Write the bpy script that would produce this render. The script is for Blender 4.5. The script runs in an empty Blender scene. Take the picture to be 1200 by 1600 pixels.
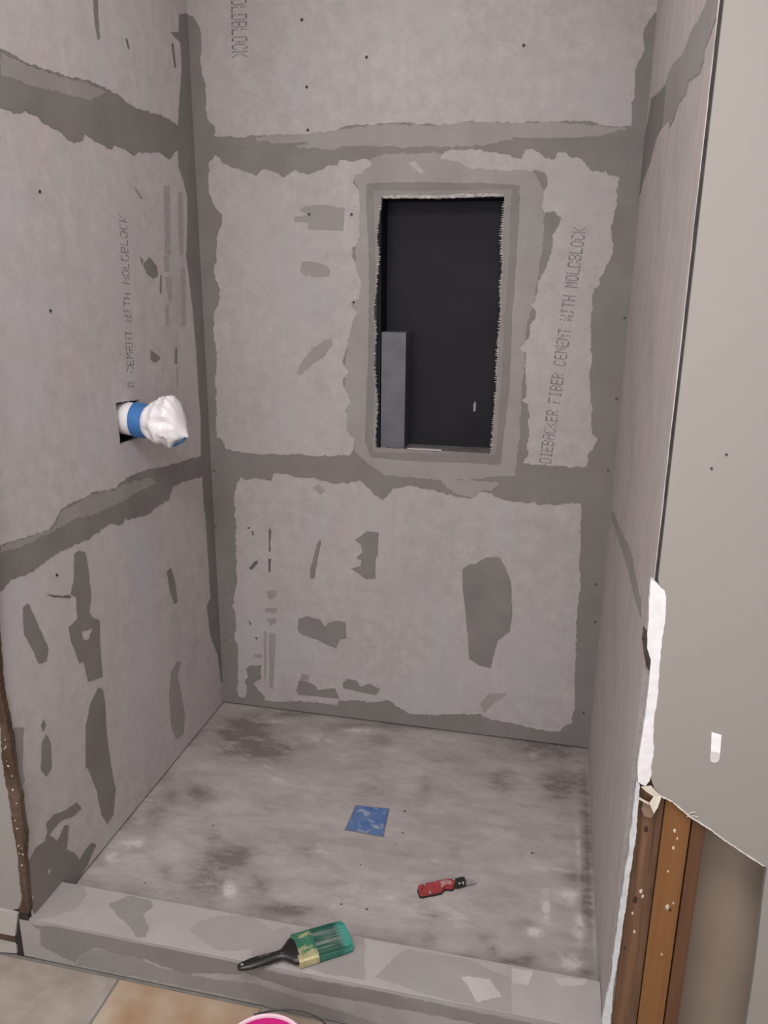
import bpy, bmesh, math, random
import numpy as np
from mathutils import Vector, Matrix, Euler, noise
from mathutils.geometry import delaunay_2d_cdt

scene = bpy.context.scene
COL = scene.collection
PI = math.pi

# ------------------------------------------------------------------ camera, light, exposure
cam_data = bpy.data.cameras.new('camera')
cam = bpy.data.objects.new('camera', cam_data)
COL.objects.link(cam)
cam.location = (1.06438, -2.288, 1.42047)
cam.rotation_mode = 'XYZ'
cam.rotation_euler = (1.28556, -0.00958, 0.21804)
cam_data.sensor_fit = 'VERTICAL'
cam_data.sensor_height = 32.0
cam_data.lens = 32.0 * 1241.96848 / 1600.0
cam_data.clip_start = 0.02
scene.camera = cam

scene.view_settings.view_transform = 'Standard'
scene.view_settings.look = 'None'
scene.view_settings.gamma = 1.0
scene.view_settings.use_curve_mapping = False
scene.view_settings.exposure = 0.0

world = bpy.data.worlds.new('world')
scene.world = world
world.use_nodes = True
bgn = next(n for n in world.node_tree.nodes if n.type == 'BACKGROUND')
bgn.inputs[0].default_value = (0.86, 0.84, 0.86, 1)
bgn.inputs[1].default_value = 0.05

def area_light(name, loc, rot, sx, sy, power, color):
    d = bpy.data.lights.new(name, 'AREA')
    d.shape = 'RECTANGLE'; d.size = sx; d.size_y = sy
    d.energy = power; d.color = color
    o = bpy.data.objects.new(name, d)
    o.location = loc; o.rotation_euler = rot
    COL.objects.link(o)
    return o

# a ceiling fixture in the middle of the bathroom, and two added fill lights
area_light('ceiling_lamp_light', (0.75, -2.2, 2.41), (0, 0, 0), 1.0, 0.7, 36.0, (1.0, 0.985, 0.995))
area_light('rear_fill_light', (0.5, -3.15, 1.5), (math.radians(90), 0, 0), 2.6, 1.4, 36.0, (1.0, 0.99, 1.0))  # unseen fill light added behind the camera to even out the walls
area_light('stall_fill_light', (0.62, -0.62, 2.41), (0, 0, 0), 0.5, 0.5, 3.3, (1.0, 0.985, 0.995))  # unseen fill light added over the stall for upper walls and pan

# ------------------------------------------------------------------ data traced on the wall planes (millimetres)
W = 1.23102          # inner width of the stall
YF = -1.05354        # front plane of the stall
YC = -0.93126        # inner face of the curb
HC = 0.0494        # curb top above the pan
ZF = -0.0573        # bathroom floor
HT = 2.44        # ceiling
LAYERS = {'back': [(1, 0, [(-2161.3, 3645.2), (2634.1, 2893.8), (3546.8, 109.6), (-1951.3, -880.1)]), (2, 3, [(187.8, 1798.3), (410.5, 1807.8), (530.0, 1820.4), (692.8, 1814.4), (783.3, 1820.6), (894.7, 1816.5), (1019.9, 1812.9), (1111.3, 1800.5), (1185.3, 1793.5), (1113.4, 1775.5), (1006.5, 1773.1), (897.1, 1773.2), (785.8, 1757.7), (613.0, 1761.5), (464.6, 1770.2), (391.8, 1761.1), (312.0, 1768.2), (187.5, 1790.2)]), (2, 3, [(460.8, 1713.2), (554.2, 1746.9), (729.2, 1746.4), (950.8, 1704.6), (991.0, 1644.6), (994.0, 1548.9), (983.0, 1400.7), (962.5, 1280.8), (959.4, 1121.3), (961.4, 992.9), (955.2, 875.2), (758.6, 843.4), (563.0, 850.9), (483.0, 905.7), (449.1, 947.3), (439.7, 1082.4), (446.0, 1195.4), (459.9, 1305.4), (475.2, 1447.3), (482.6, 1650.6)]), (1, 1.5, [(506.2, 1671.7), (626.3, 1674.9), (835.1, 1667.1), (923.2, 1662.8), (926.2, 1581.5), (925.0, 1450.4), (922.0, 1314.6), (926.2, 1138.1), (914.9, 971.7), (911.0, 903.2), (756.7, 901.8), (601.9, 898.7), (522.9, 904.0), (502.9, 950.1), (511.8, 1197.3), (514.5, 1447.6), (506.5, 1600.6)]), (7, 1.5, [(524.4, 1655.0), (732.3, 1650.9), (903.7, 1651.9), (901.5, 1597.7), (904.2, 1450.2), (900.9, 1314.2), (901.0, 1137.2), (896.6, 970.8), (894.7, 932.8), (528.8, 920.1), (531.0, 1197.9), (533.1, 1447.7), (528.4, 1600.4)]), (2, 3, [(536.2, 892.9), (628.2, 888.4), (757.1, 889.5), (870.5, 893.1), (877.3, 880.6), (821.6, 861.0), (693.6, 862.9), (589.2, 869.7)]), (2, 3, [(732.8, 845.6), (822.0, 851.3), (916.2, 850.8), (886.3, 822.9), (855.0, 817.6), (830.5, 796.2), (778.9, 809.2)]), (0, 2.2, [(-7.1, 2233.4), (-9.6, 2112.5), (18.1, 2103.4), (35.2, 2074.8), (38.6, 2037.3), (32.4, 1996.8), (34.0, 1958.7), (42.3, 1937.6), (46.2, 1905.3), (42.1, 1868.2), (46.6, 1845.2), (65.0, 1828.3), (67.9, 1811.8), (61.5, 1800.4), (187.9, 1798.9), (313.3, 1802.2), (410.5, 1807.8), (452.1, 1817.8), (530.6, 1820.4), (588.6, 1823.5), (692.8, 1814.4), (744.1, 1814.5), (782.8, 1821.1), (894.9, 1813.4), (1020.3, 1814.4), (1094.0, 1812.4), (1116.9, 1802.8), (1196.0, 1796.2), (1193.5, 1822.8), (1189.2, 1852.2), (1197.6, 1862.1), (1194.4, 1895.4), (1193.2, 1924.1), (1201.5, 1949.3), (1209.0, 1965.9), (1208.7, 1984.2), (1204.9, 2008.1), (1213.1, 2031.2), (1224.8, 2048.5), (1250.6, 2058.1), (1255.1, 2154.6)]), (0, 3, [(61.0, 1754.4), (76.9, 1748.5), (82.6, 1734.4), (104.7, 1722.8), (139.8, 1713.8), (177.8, 1702.0), (184.0, 1696.3), (210.2, 1715.4), (253.9, 1698.0), (266.4, 1692.2), (301.4, 1711.0), (335.4, 1699.4), (372.7, 1709.8), (403.6, 1722.9), (421.9, 1719.9), (431.2, 1735.9), (452.4, 1730.1), (506.6, 1734.5), (524.7, 1720.7), (503.7, 1710.3), (494.7, 1696.9), (473.5, 1691.8), (467.4, 1672.7), (485.7, 1650.5), (485.7, 1595.1), (487.6, 1539.0), (476.5, 1510.6), (464.1, 1504.8), (464.0, 1481.9), (473.4, 1470.4), (479.6, 1435.7), (489.0, 1418.3), (485.9, 1365.5), (463.8, 1356.3), (466.9, 1335.5), (479.6, 1323.8), (466.9, 1305.6), (457.2, 1257.0), (437.6, 1201.3), (434.3, 1182.6), (453.7, 1155.3), (437.3, 1139.1), (437.2, 1120.2), (447.0, 1095.3), (460.0, 1064.1), (443.5, 1044.2), (450.0, 1018.8), (446.6, 992.8), (453.1, 967.1), (473.0, 958.3), (466.4, 921.9), (456.3, 904.9), (382.1, 900.7), (293.2, 899.0), (153.5, 891.2), (82.8, 897.5), (54.4, 902.7), (41.6, 932.7), (24.0, 938.6), (26.9, 992.7), (29.4, 1105.3), (38.1, 1202.4), (33.5, 1246.7), (32.8, 1297.0), (37.6, 1322.0), (52.4, 1343.9), (58.2, 1389.9), (46.0, 1414.1), (40.5, 1438.3), (52.2, 1468.4), (49.8, 1486.3), (55.7, 1533.7), (70.6, 1563.0), (75.4, 1592.1), (56.6, 1612.5), (47.8, 1632.8), (39.2, 1655.8), (43.6, 1735.1)]), (0, 3, [(703.8, 1730.6), (723.4, 1751.2), (763.2, 1755.6), (814.3, 1751.9), (893.5, 1737.3), (899.3, 1732.0), (924.4, 1728.9), (931.5, 1749.3), (947.9, 1751.5), (964.9, 1743.5), (982.1, 1730.3), (1007.1, 1724.7), (1014.2, 1739.9), (1035.7, 1743.0), (1050.2, 1729.0), (1063.7, 1728.7), (1080.2, 1723.3), (1092.4, 1705.2), (1104.0, 1694.8), (1136.3, 1691.7), (1141.3, 1696.7), (1153.0, 1683.7), (1179.8, 1680.8), (1173.5, 1663.0), (1178.1, 1611.3), (1171.9, 1590.5), (1167.4, 1548.5), (1175.7, 1516.6), (1175.3, 1489.9), (1173.2, 1481.8), (1161.7, 1457.4), (1147.4, 1430.1), (1148.8, 1413.6), (1135.8, 1402.5), (1132.5, 1374.7), (1139.0, 1273.5), (1145.1, 1169.7), (1150.9, 1110.9), (1162.1, 1009.1), (1177.8, 994.7), (1170.8, 972.9), (1158.2, 947.6), (1155.3, 910.1), (1095.7, 909.7), (1011.4, 907.8), (974.6, 912.0), (988.3, 938.0), (980.4, 968.9), (987.9, 994.2), (982.4, 1086.0), (961.2, 1091.2), (972.1, 1109.8), (968.9, 1163.6), (965.0, 1228.5), (950.0, 1233.9), (968.5, 1269.4), (969.3, 1304.0), (985.7, 1321.6), (987.5, 1338.7), (972.0, 1355.5), (984.6, 1383.9), (985.4, 1417.5), (1008.5, 1456.4), (1012.6, 1478.4), (1018.5, 1516.5), (1017.0, 1538.1), (1029.5, 1559.5), (1036.3, 1580.8), (1013.0, 1596.9), (991.3, 1589.1), (984.7, 1605.1), (987.4, 1649.9), (994.3, 1670.7), (987.6, 1689.0), (967.8, 1697.1), (901.1, 1698.2), (833.5, 1701.9), (787.9, 1705.4), (764.6, 1718.9)]), (0, 1.5, [(619.5, 1724.3), (642.9, 1726.5), (669.9, 1696.7), (655.3, 1694.3)]), (0, 3, [(150.6, 815.6), (200.0, 808.4), (211.4, 833.2), (243.0, 835.1), (291.6, 824.5), (340.1, 830.9), (394.8, 814.0), (449.3, 817.5), (483.1, 829.8), (503.2, 817.7), (530.2, 792.5), (557.1, 770.6), (583.5, 796.1), (590.0, 809.9), (642.5, 823.3), (668.7, 818.4), (727.3, 812.3), (779.3, 799.3), (830.7, 792.9), (855.0, 817.6), (886.6, 816.4), (918.8, 799.0), (950.3, 794.6), (987.6, 794.0), (1018.2, 799.4), (1024.9, 790.1), (1073.7, 793.5), (1148.5, 805.2), (1150.8, 776.4), (1159.1, 612.5), (1165.5, 545.5), (1164.1, 441.8), (1171.1, 307.8), (1168.5, 256.7), (1179.4, 154.9), (1174.8, 86.6), (1149.6, 71.6), (1134.6, 50.4), (1078.2, 50.0), (990.2, 60.7), (922.1, 62.7), (887.0, 81.1), (783.9, 63.0), (678.5, 48.5), (649.9, 52.5), (584.9, 87.1), (527.2, 75.5), (417.3, 68.9), (409.7, 47.8), (274.7, 45.9), (198.1, 31.7), (199.7, 33.5), (153.4, 29.8), (154.0, 47.1), (136.1, 64.3), (111.6, 90.4), (142.5, 113.7), (144.4, 166.7), (98.0, 156.3), (88.1, 140.7), (96.2, 112.7), (83.9, 96.6), (89.5, 63.2), (81.2, 32.6), (53.0, 31.3), (51.6, 53.4), (56.4, 107.8), (60.8, 151.8), (64.2, 228.7), (51.6, 255.6), (60.3, 294.2), (60.1, 340.7), (50.0, 367.3), (61.6, 423.4), (69.7, 451.4), (73.0, 523.4), (74.1, 598.5), (77.5, 672.6), (69.5, 689.2), (74.3, 698.1), (77.6, 705.5), (72.2, 747.6), (89.0, 797.8), (100.6, 816.0), (114.5, 806.4)]), (2, 1.2, [(295.1, 1573.7), (295.4, 1587.9), (336.6, 1590.5), (311.6, 1604.8), (324.4, 1616.0), (365.2, 1618.5), (402.6, 1615.3), (442.7, 1609.4), (439.3, 1547.5), (389.4, 1553.4), (335.9, 1553.5), (333.1, 1573.5)]), (2, 1.2, [(308.1, 1440.3), (315.1, 1466.7), (343.9, 1466.9), (388.3, 1455.5), (400.9, 1443.9), (394.4, 1426.3), (349.6, 1424.1), (336.9, 1431.7), (327.1, 1423.9)]), (2, 1.2, [(291.8, 1146.7), (305.9, 1178.7), (346.4, 1223.5), (386.0, 1249.2), (402.3, 1249.6), (404.1, 1231.2), (378.9, 1199.6), (345.7, 1179.9), (305.1, 1140.8)]), (2, 1.2, [(339.5, 793.4), (353.6, 811.4), (377.4, 789.1), (363.5, 775.8)]), (1, 1.2, [(358.0, 627.4), (361.4, 617.0), (350.1, 569.5), (338.3, 495.9), (324.0, 494.5), (324.5, 523.8), (335.9, 568.3), (347.2, 612.3)]), (1, 1.2, [(472.8, 636.7), (510.5, 667.7), (547.9, 667.1), (545.1, 593.4), (538.3, 578.7), (538.8, 514.5), (511.1, 508.3), (458.8, 539.5), (490.2, 549.5), (493.6, 571.2), (476.3, 576.8), (497.0, 596.4), (490.1, 624.0)]), (1, 1.2, [(276.8, 310.0), (281.3, 348.6), (310.8, 360.8), (354.2, 352.5), (372.0, 327.9), (383.1, 344.2), (408.4, 354.5), (440.6, 354.1), (443.9, 297.9), (418.7, 287.5), (407.6, 255.6), (353.2, 276.3), (287.5, 295.8)]), (1, 1.2, [(267.9, 81.4), (276.4, 122.5), (306.4, 122.3), (336.0, 110.1), (343.3, 95.1), (402.8, 110.7), (417.3, 72.9), (350.4, 72.0), (275.3, 70.2)]), (2, 1.2, [(280.2, 122.9), (288.2, 151.7), (314.3, 147.0), (310.1, 122.7)]), (1, 1.2, [(428.7, 133.8), (447.0, 150.2), (476.2, 147.6), (490.7, 125.9), (519.6, 141.4), (555.8, 126.5), (541.5, 102.6), (498.0, 107.2), (432.3, 114.5)]), (1, 1.2, [(420.7, 25.2), (424.6, 61.8), (468.8, 63.7), (505.4, 60.7), (531.0, 40.2), (563.6, 60.6), (642.9, 47.6), (600.1, 25.8), (498.2, 15.7)]), (1, 1.2, [(812.3, 567.8), (832.5, 587.0), (852.0, 588.7), (883.2, 614.1), (921.6, 617.4), (942.4, 586.4), (960.9, 539.8), (971.1, 435.6), (966.4, 378.0), (931.9, 345.2), (918.3, 285.1), (913.4, 247.5), (879.7, 250.9), (845.2, 269.0), (834.7, 363.5), (825.0, 441.9), (816.2, 498.0)]), (2, 1.2, [(885.5, 115.5), (910.9, 157.0), (971.1, 164.9), (926.2, 121.0), (900.5, 86.8)]), (4, 1.2, [(189.2, 649.6), (194.9, 650.0), (191.0, 574.0), (185.2, 573.5)]), (4, 1.2, [(182.9, 547.8), (191.7, 548.5), (187.2, 500.4), (181.7, 510.9)]), (2, 1.2, [(173.3, 435.7), (208.8, 439.2), (206.0, 420.2), (187.1, 407.0), (176.2, 413.5)]), (2, 1.2, [(167.5, 374.7), (206.2, 378.7), (205.8, 363.5), (167.0, 359.4)]), (2, 1.2, [(169.9, 336.8), (203.6, 340.4), (199.4, 324.6), (184.2, 315.3)]), (2, 1.2, [(159.3, 289.4), (166.9, 290.2), (161.5, 132.1), (154.2, 99.0)]), (2, 1.2, [(175.6, 283.5), (199.7, 286.1), (196.5, 231.3), (184.2, 78.6), (170.6, 85.0)]), (2, 1.2, [(118.2, 201.7), (148.0, 205.2), (147.5, 190.9), (122.3, 187.9)]), (4, 1.2, [(128.6, 637.7), (133.0, 638.0), (136.9, 625.4), (131.2, 624.9)]), (4, 1.2, [(135.6, 535.6), (146.7, 538.8), (145.1, 529.8), (123.4, 505.7), (114.6, 509.3)]), (4, 1.2, [(113.8, 649.5), (124.8, 652.5), (124.6, 646.0), (115.8, 644.5)]), (4, 1.2, [(104.9, 324.5), (115.8, 314.1), (113.2, 306.9)]), (4, 1.2, [(125.2, 263.8), (135.2, 265.0), (131.7, 255.2)]), (6, 0.8, [(58.5, 1780.5), (187.1, 1777.6), (336.9, 1780.7), (336.8, 1775.8), (186.7, 1769.4), (60.0, 1772.2)]), (6, 0.8, [(896.7, 1779.8), (995.6, 1774.4), (1194.8, 1775.5), (1195.5, 1768.0), (995.9, 1769.8), (897.0, 1773.7)])], 'left': [(1, 2.5, [(-1331.0, 1799.0), (-1045.2, 1825.8), (-917.1, 1822.4), (-816.3, 1825.0), (-779.7, 1825.2), (-742.9, 1817.2), (-673.9, 1823.3), (-615.2, 1824.3), (-517.8, 1834.9), (-457.2, 1834.5), (-393.4, 1829.4), (-336.3, 1817.2), (-273.4, 1819.2), (-183.3, 1822.9), (-123.7, 1820.4), (-95.9, 1814.6), (-6.8, 1824.0), (-14.3, 1767.6), (-101.5, 1755.1), (-161.9, 1722.9), (-213.6, 1734.0), (-265.9, 1724.2), (-320.5, 1719.1), (-348.5, 1705.5), (-372.5, 1714.1), (-435.1, 1716.8), (-450.9, 1705.4), (-512.3, 1714.4), (-553.5, 1722.0), (-568.2, 1708.1), (-598.4, 1697.1), (-635.8, 1706.1), (-656.8, 1715.0), (-696.5, 1716.5), (-719.2, 1726.4), (-746.1, 1727.5), (-758.8, 1731.0), (-792.8, 1721.0), (-817.2, 1724.0), (-835.7, 1722.4), (-1065.9, 1725.0), (-1351.6, 1707.3)]), (1, 1.2, [(-51.1, 2093.7), (32.4, 2121.0), (21.3, 1828.6), (-95.9, 1814.6), (-72.3, 1903.1), (-54.5, 1959.0), (-51.6, 2026.7), (-105.4, 2037.2), (-59.6, 2050.1)]), (1, 1.5, [(-6.1, 1829.6), (-95.5, 1817.3), (-107.6, 1711.2), (-80.0, 1676.2), (-61.9, 1633.4), (-90.1, 1483.5), (-93.6, 1477.6), (-81.0, 1419.5), (-68.1, 1305.5), (-61.2, 1193.9), (-61.3, 1079.6), (-55.7, 1007.2), (-72.3, 877.6), (101.8, 839.8), (64.8, 1482.0)]), (1, 1.5, [(-69.8, 897.2), (-70.7, 829.9), (-69.7, 716.0), (-62.6, 710.5), (-60.2, 538.3), (-58.6, 419.6), (-88.6, 402.0), (-74.5, 290.3), (-26.2, 197.4), (-12.9, 86.3), (101.7, 25.9), (99.1, 664.5), (103.4, 853.8)]), (1, 3, [(39.0, 881.4), (-70.6, 890.6), (-185.0, 902.1), (-290.0, 909.5), (-385.4, 922.1), (-452.7, 926.0), (-537.5, 923.7), (-559.4, 912.7), (-661.1, 928.0), (-688.3, 924.7), (-756.0, 925.1), (-789.2, 919.5), (-807.8, 902.7), (-833.0, 890.7), (-870.3, 890.2), (-925.4, 898.3), (-989.9, 905.5), (-1291.5, 946.5), (-1314.2, 838.1), (-1007.0, 814.9), (-993.5, 818.3), (-965.8, 826.3), (-925.8, 820.9), (-882.7, 822.0), (-828.8, 827.8), (-772.7, 829.0), (-731.2, 825.7), (-668.9, 826.9), (-592.0, 833.4), (-554.6, 816.5), (-521.9, 826.7), (-512.6, 818.3), (-403.4, 801.3), (-366.5, 809.1), (-290.9, 813.3), (-260.6, 843.3), (-165.4, 839.2), (31.6, 819.8)]), (2, 3, [(-661.6, 925.5), (-559.8, 910.0), (-497.6, 914.0), (-388.9, 899.2), (-344.5, 876.5), (-482.2, 875.9), (-605.5, 870.2), (-754.4, 886.9), (-819.3, 881.6), (-914.4, 883.1), (-992.7, 890.8), (-990.3, 903.4), (-925.4, 898.3), (-833.2, 889.8), (-804.1, 901.6), (-789.6, 917.1)]), (2, 2.5, [(-816.9, 1821.7), (-743.3, 1815.2), (-615.5, 1822.2), (-518.5, 1830.4), (-449.4, 1827.3), (-524.5, 1795.1), (-621.4, 1788.6), (-729.4, 1782.4), (-824.7, 1780.6)]), (1, 1.2, [(-474.7, 2017.2), (-456.9, 2022.4), (-462.9, 1970.7), (-460.4, 1933.3), (-472.5, 1928.1), (-479.0, 1966.3)]), (4, 1.2, [(-345.4, 1962.4), (-338.7, 1961.9), (-331.7, 1943.2), (-338.6, 1943.8)]), (4, 1.2, [(-105.5, 2010.8), (-96.8, 2012.9), (-89.6, 1958.9), (-97.2, 1957.2)]), (2, 1.2, [(-357.8, 1632.2), (-344.6, 1630.1), (-317.9, 1610.2), (-332.0, 1608.9)]), (1, 1.2, [(-339.6, 1452.5), (-303.9, 1469.1), (-267.3, 1445.9), (-266.9, 1424.2), (-294.8, 1416.0), (-326.6, 1429.1)]), (1, 1.2, [(-353.1, 1470.4), (-338.4, 1460.4), (-348.9, 1448.7)]), (1, 1.2, [(-252.8, 1424.3), (-244.4, 1424.3), (-253.6, 1377.5), (-261.5, 1380.4)]), (1, 1.2, [(-333.2, 1234.4), (-289.3, 1213.9), (-287.0, 1205.1), (-320.9, 1199.8), (-336.4, 1212.5)]), (1, 1.2, [(-193.7, 1229.2), (-182.1, 1228.3), (-188.6, 1181.2), (-201.9, 1188.5)]), (1, 1.2, [(-948.7, 753.2), (-930.8, 755.5), (-920.8, 731.8), (-901.2, 678.3), (-883.5, 629.2), (-895.7, 604.0), (-920.7, 611.3), (-935.0, 653.7), (-955.4, 697.9)]), (1, 1.2, [(-756.0, 805.3), (-734.2, 808.4), (-710.3, 795.0), (-707.0, 734.8), (-707.2, 680.2), (-721.7, 647.5), (-703.0, 622.8), (-682.0, 608.0), (-690.8, 537.5), (-691.7, 461.9), (-754.5, 480.1), (-762.7, 538.2), (-779.8, 541.1), (-790.6, 579.5), (-802.0, 612.1), (-804.6, 645.4), (-769.6, 651.6), (-765.0, 703.4), (-783.1, 721.2), (-765.3, 751.2)]), (0, 1.2, [(-758.6, 614.0), (-715.5, 603.0), (-735.6, 581.3), (-753.9, 589.8)]), (1, 1.2, [(-713.9, 444.1), (-697.0, 429.2), (-694.4, 385.8), (-699.0, 296.9), (-694.4, 200.2), (-685.1, 129.6), (-705.7, 66.1), (-737.0, 63.4), (-755.6, 103.0), (-766.2, 186.1), (-790.9, 264.0), (-799.1, 269.4), (-781.1, 376.4), (-755.4, 419.9), (-729.6, 434.9)]), (1, 1.2, [(-332.9, 608.8), (-306.2, 612.2), (-287.0, 558.6), (-282.1, 495.8), (-302.3, 497.2), (-322.3, 545.5)]), (2, 1.2, [(-350.4, 299.3), (-307.4, 312.8), (-281.0, 299.7), (-313.8, 266.4), (-294.8, 198.6), (-283.9, 118.9), (-299.1, 60.6), (-347.8, 71.7), (-373.6, 134.7), (-372.1, 240.6)]), (2, 1.2, [(-1020.6, 513.4), (-992.4, 496.6), (-1011.5, 412.5), (-1010.7, 377.7), (-1022.8, 370.1), (-1027.6, 420.5)]), (1, 1.2, [(-942.3, 429.3), (-925.0, 440.2), (-914.4, 412.0), (-921.0, 352.8), (-925.9, 347.7), (-942.5, 342.2), (-951.1, 359.0), (-956.2, 373.3)]), (1, 1.2, [(-938.8, 469.9), (-929.3, 480.3), (-921.5, 459.7), (-934.5, 451.4)]), (1, 1.2, [(-1043.5, 139.9), (-1034.6, 188.7), (-1002.3, 201.9), (-972.7, 195.6), (-962.2, 210.3), (-962.1, 233.0), (-933.9, 234.8), (-887.7, 215.4), (-846.0, 205.9), (-832.8, 178.3), (-867.6, 182.8), (-915.0, 203.4), (-956.2, 199.9), (-934.5, 162.8), (-902.0, 181.9), (-887.0, 170.5), (-904.6, 118.4), (-875.9, 83.2), (-863.0, 54.2), (-834.2, 62.2), (-806.5, 59.2), (-790.5, 40.1), (-832.6, 16.7), (-898.5, 3.2), (-1007.6, 44.8), (-1057.9, 61.3), (-1058.8, 96.6), (-1030.5, 88.6)]), (0, 1.2, [(-978.5, 119.4), (-963.2, 115.5), (-973.4, 103.4)]), (4, 1.2, [(-865.9, 749.0), (-784.2, 714.8), (-784.8, 711.3), (-837.9, 732.7)]), (5, 1.2, [(-227.1, 1418.9), (-192.1, 1421.9), (-185.4, 1362.3), (-214.2, 1354.4)]), (5, 1.2, [(-227.7, 1473.9), (-197.1, 1474.7), (-196.8, 1433.0), (-225.1, 1432.7)]), (5, 1.2, [(-239.9, 1346.6), (-215.4, 1345.9), (-216.4, 1294.6), (-241.1, 1295.8)]), (5, 1.2, [(-131.6, 1442.3), (-101.0, 1442.7), (-117.0, 1283.6), (-146.5, 1285.2)]), (5, 1.2, [(-120.6, 1644.5), (-90.5, 1647.4), (-104.0, 1480.2), (-135.7, 1479.3)]), (5, 1.2, [(-198.4, 1176.2), (-182.9, 1174.7), (-185.9, 1114.6), (-198.9, 1116.2)]), (5, 1.2, [(-202.0, 1652.4), (-165.3, 1656.2), (-184.3, 1477.8), (-218.8, 1476.8)])], 'right': [(2, 2.5, [(97.4, 1725.4), (-57.4, 1802.0), (-94.2, 1842.1), (-283.3, 1817.9), (-413.8, 1807.3), (-477.1, 1816.5), (-527.5, 1816.2), (-648.6, 1798.5), (-715.4, 1798.8), (-770.3, 1806.7), (-861.2, 1803.0), (-920.0, 1803.1), (-934.9, 1820.0), (-1106.5, 1768.1), (-1082.9, 1761.2), (-1021.8, 1749.0), (-979.2, 1736.7), (-965.3, 1718.8), (-931.4, 1712.7), (-861.1, 1722.3), (-811.8, 1726.9), (-798.1, 1714.4), (-692.0, 1715.7), (-647.3, 1699.8), (-587.9, 1695.6), (-552.2, 1716.3), (-416.9, 1723.7), (-337.6, 1720.0), (-237.6, 1682.1), (-99.8, 1661.3), (-36.2, 1638.2), (161.1, 1602.2)]), (1, 2.5, [(97.4, 1725.4), (-57.4, 1802.0), (-95.4, 1841.0), (-288.5, 1812.7), (-441.3, 1797.7), (-450.0, 1769.0), (-454.0, 1733.3), (-407.4, 1725.3), (-316.8, 1723.3), (-214.3, 1685.1), (-73.1, 1664.2), (-22.0, 1639.6), (161.1, 1602.2)]), (2, 1.5, [(-41.0, 793.9), (-138.1, 821.5), (-388.9, 850.2), (-673.9, 891.9), (-934.2, 881.0), (-962.9, 863.2), (-838.5, 846.0), (-620.1, 840.2), (-359.8, 813.9), (-107.6, 788.4)])], 'front': [(1, 2, [(24.6, 27.8), (4.5, 38.0), (64.1, 48.1), (239.8, 52.3), (494.2, 53.9), (578.3, 40.2), (804.4, 45.3), (976.4, 39.7), (1100.5, 39.5), (1102.4, 8.0), (977.4, 13.0), (804.7, 12.7), (623.8, 6.7), (507.1, 23.4), (359.7, -11.5), (286.2, 5.7), (159.2, 11.3), (119.9, -15.1), (101.1, -43.0), (19.2, -14.4)]), (2, 2, [(100.4, -49.1), (131.3, -6.7), (174.5, 9.0), (255.8, 4.5), (315.0, -10.6), (433.4, -11.2), (529.9, 0.7), (669.4, -21.3), (805.2, -37.1), (621.8, -84.6), (528.2, -45.2), (382.2, -46.5), (210.4, -46.9)])], 'pan': [], 'top': [(1, 2, [(145.3, -972.4), (174.2, -938.9), (228.4, -939.8), (247.3, -955.2), (236.4, -983.6), (271.2, -1019.2), (272.3, -1040.0), (260.3, -1045.7), (219.8, -1018.9), (172.9, -992.0)]), (2, 2, [(-11.4, -933.5), (48.2, -930.2), (79.9, -954.0), (82.1, -1000.1), (45.9, -1034.2), (-3.5, -1055.1), (-8.7, -1040.5)]), (2, 2, [(357.3, -999.2), (363.0, -979.4), (392.0, -953.8), (426.6, -939.5), (482.3, -932.9), (547.4, -967.2), (576.1, -1046.7), (517.0, -1015.5), (453.1, -1036.0), (422.0, -1031.7), (385.6, -1016.7)]), (2, 2, [(509.1, -1013.7), (518.2, -971.3), (564.3, -941.4), (579.0, -954.0), (623.8, -934.0), (734.9, -933.7), (760.9, -1039.4), (690.8, -1041.7), (622.0, -1037.7), (563.9, -1039.6), (512.0, -1034.0)]), (2, 2, [(826.6, -943.8), (962.9, -940.6), (1051.4, -969.2), (1056.6, -1048.7), (933.0, -1047.8), (844.9, -1037.8), (780.4, -1026.5), (805.7, -977.0)]), (3, 2, [(950.8, -987.1), (1011.0, -978.5), (1035.4, -1014.2), (991.2, -1039.4)]), (3, 2, [(1051.8, -942.2), (1095.3, -937.6), (1088.3, -976.4), (1054.2, -979.0)]), (3, 2, [(1138.6, -943.7), (1206.9, -933.2), (1198.1, -951.0), (1147.4, -962.7)])]}
NICHE_HOLE = [(548.1, 1635.0), (627.1, 1634.2), (733.0, 1631.5), (884.3, 1634.7), (884.5, 1597.8), (881.0, 1532.9), (888.6, 1450.1), (884.2, 1399.5), (889.4, 1331.2), (885.8, 1261.5), (886.6, 1172.8), (886.5, 1063.6), (882.7, 951.1), (876.2, 931.7), (755.8, 928.8), (640.4, 932.1), (538.6, 932.4), (534.5, 951.8), (541.7, 1048.5), (531.1, 1179.5), (536.2, 1271.0), (528.3, 1324.7), (537.1, 1413.0), (542.1, 1482.2), (536.2, 1533.2), (544.8, 1600.3)]
VALVE_HOLE = [(-523.1, 1120.5), (-405.3, 1113.5), (-410.4, 1014.8), (-519.1, 1014.0)]
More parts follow.
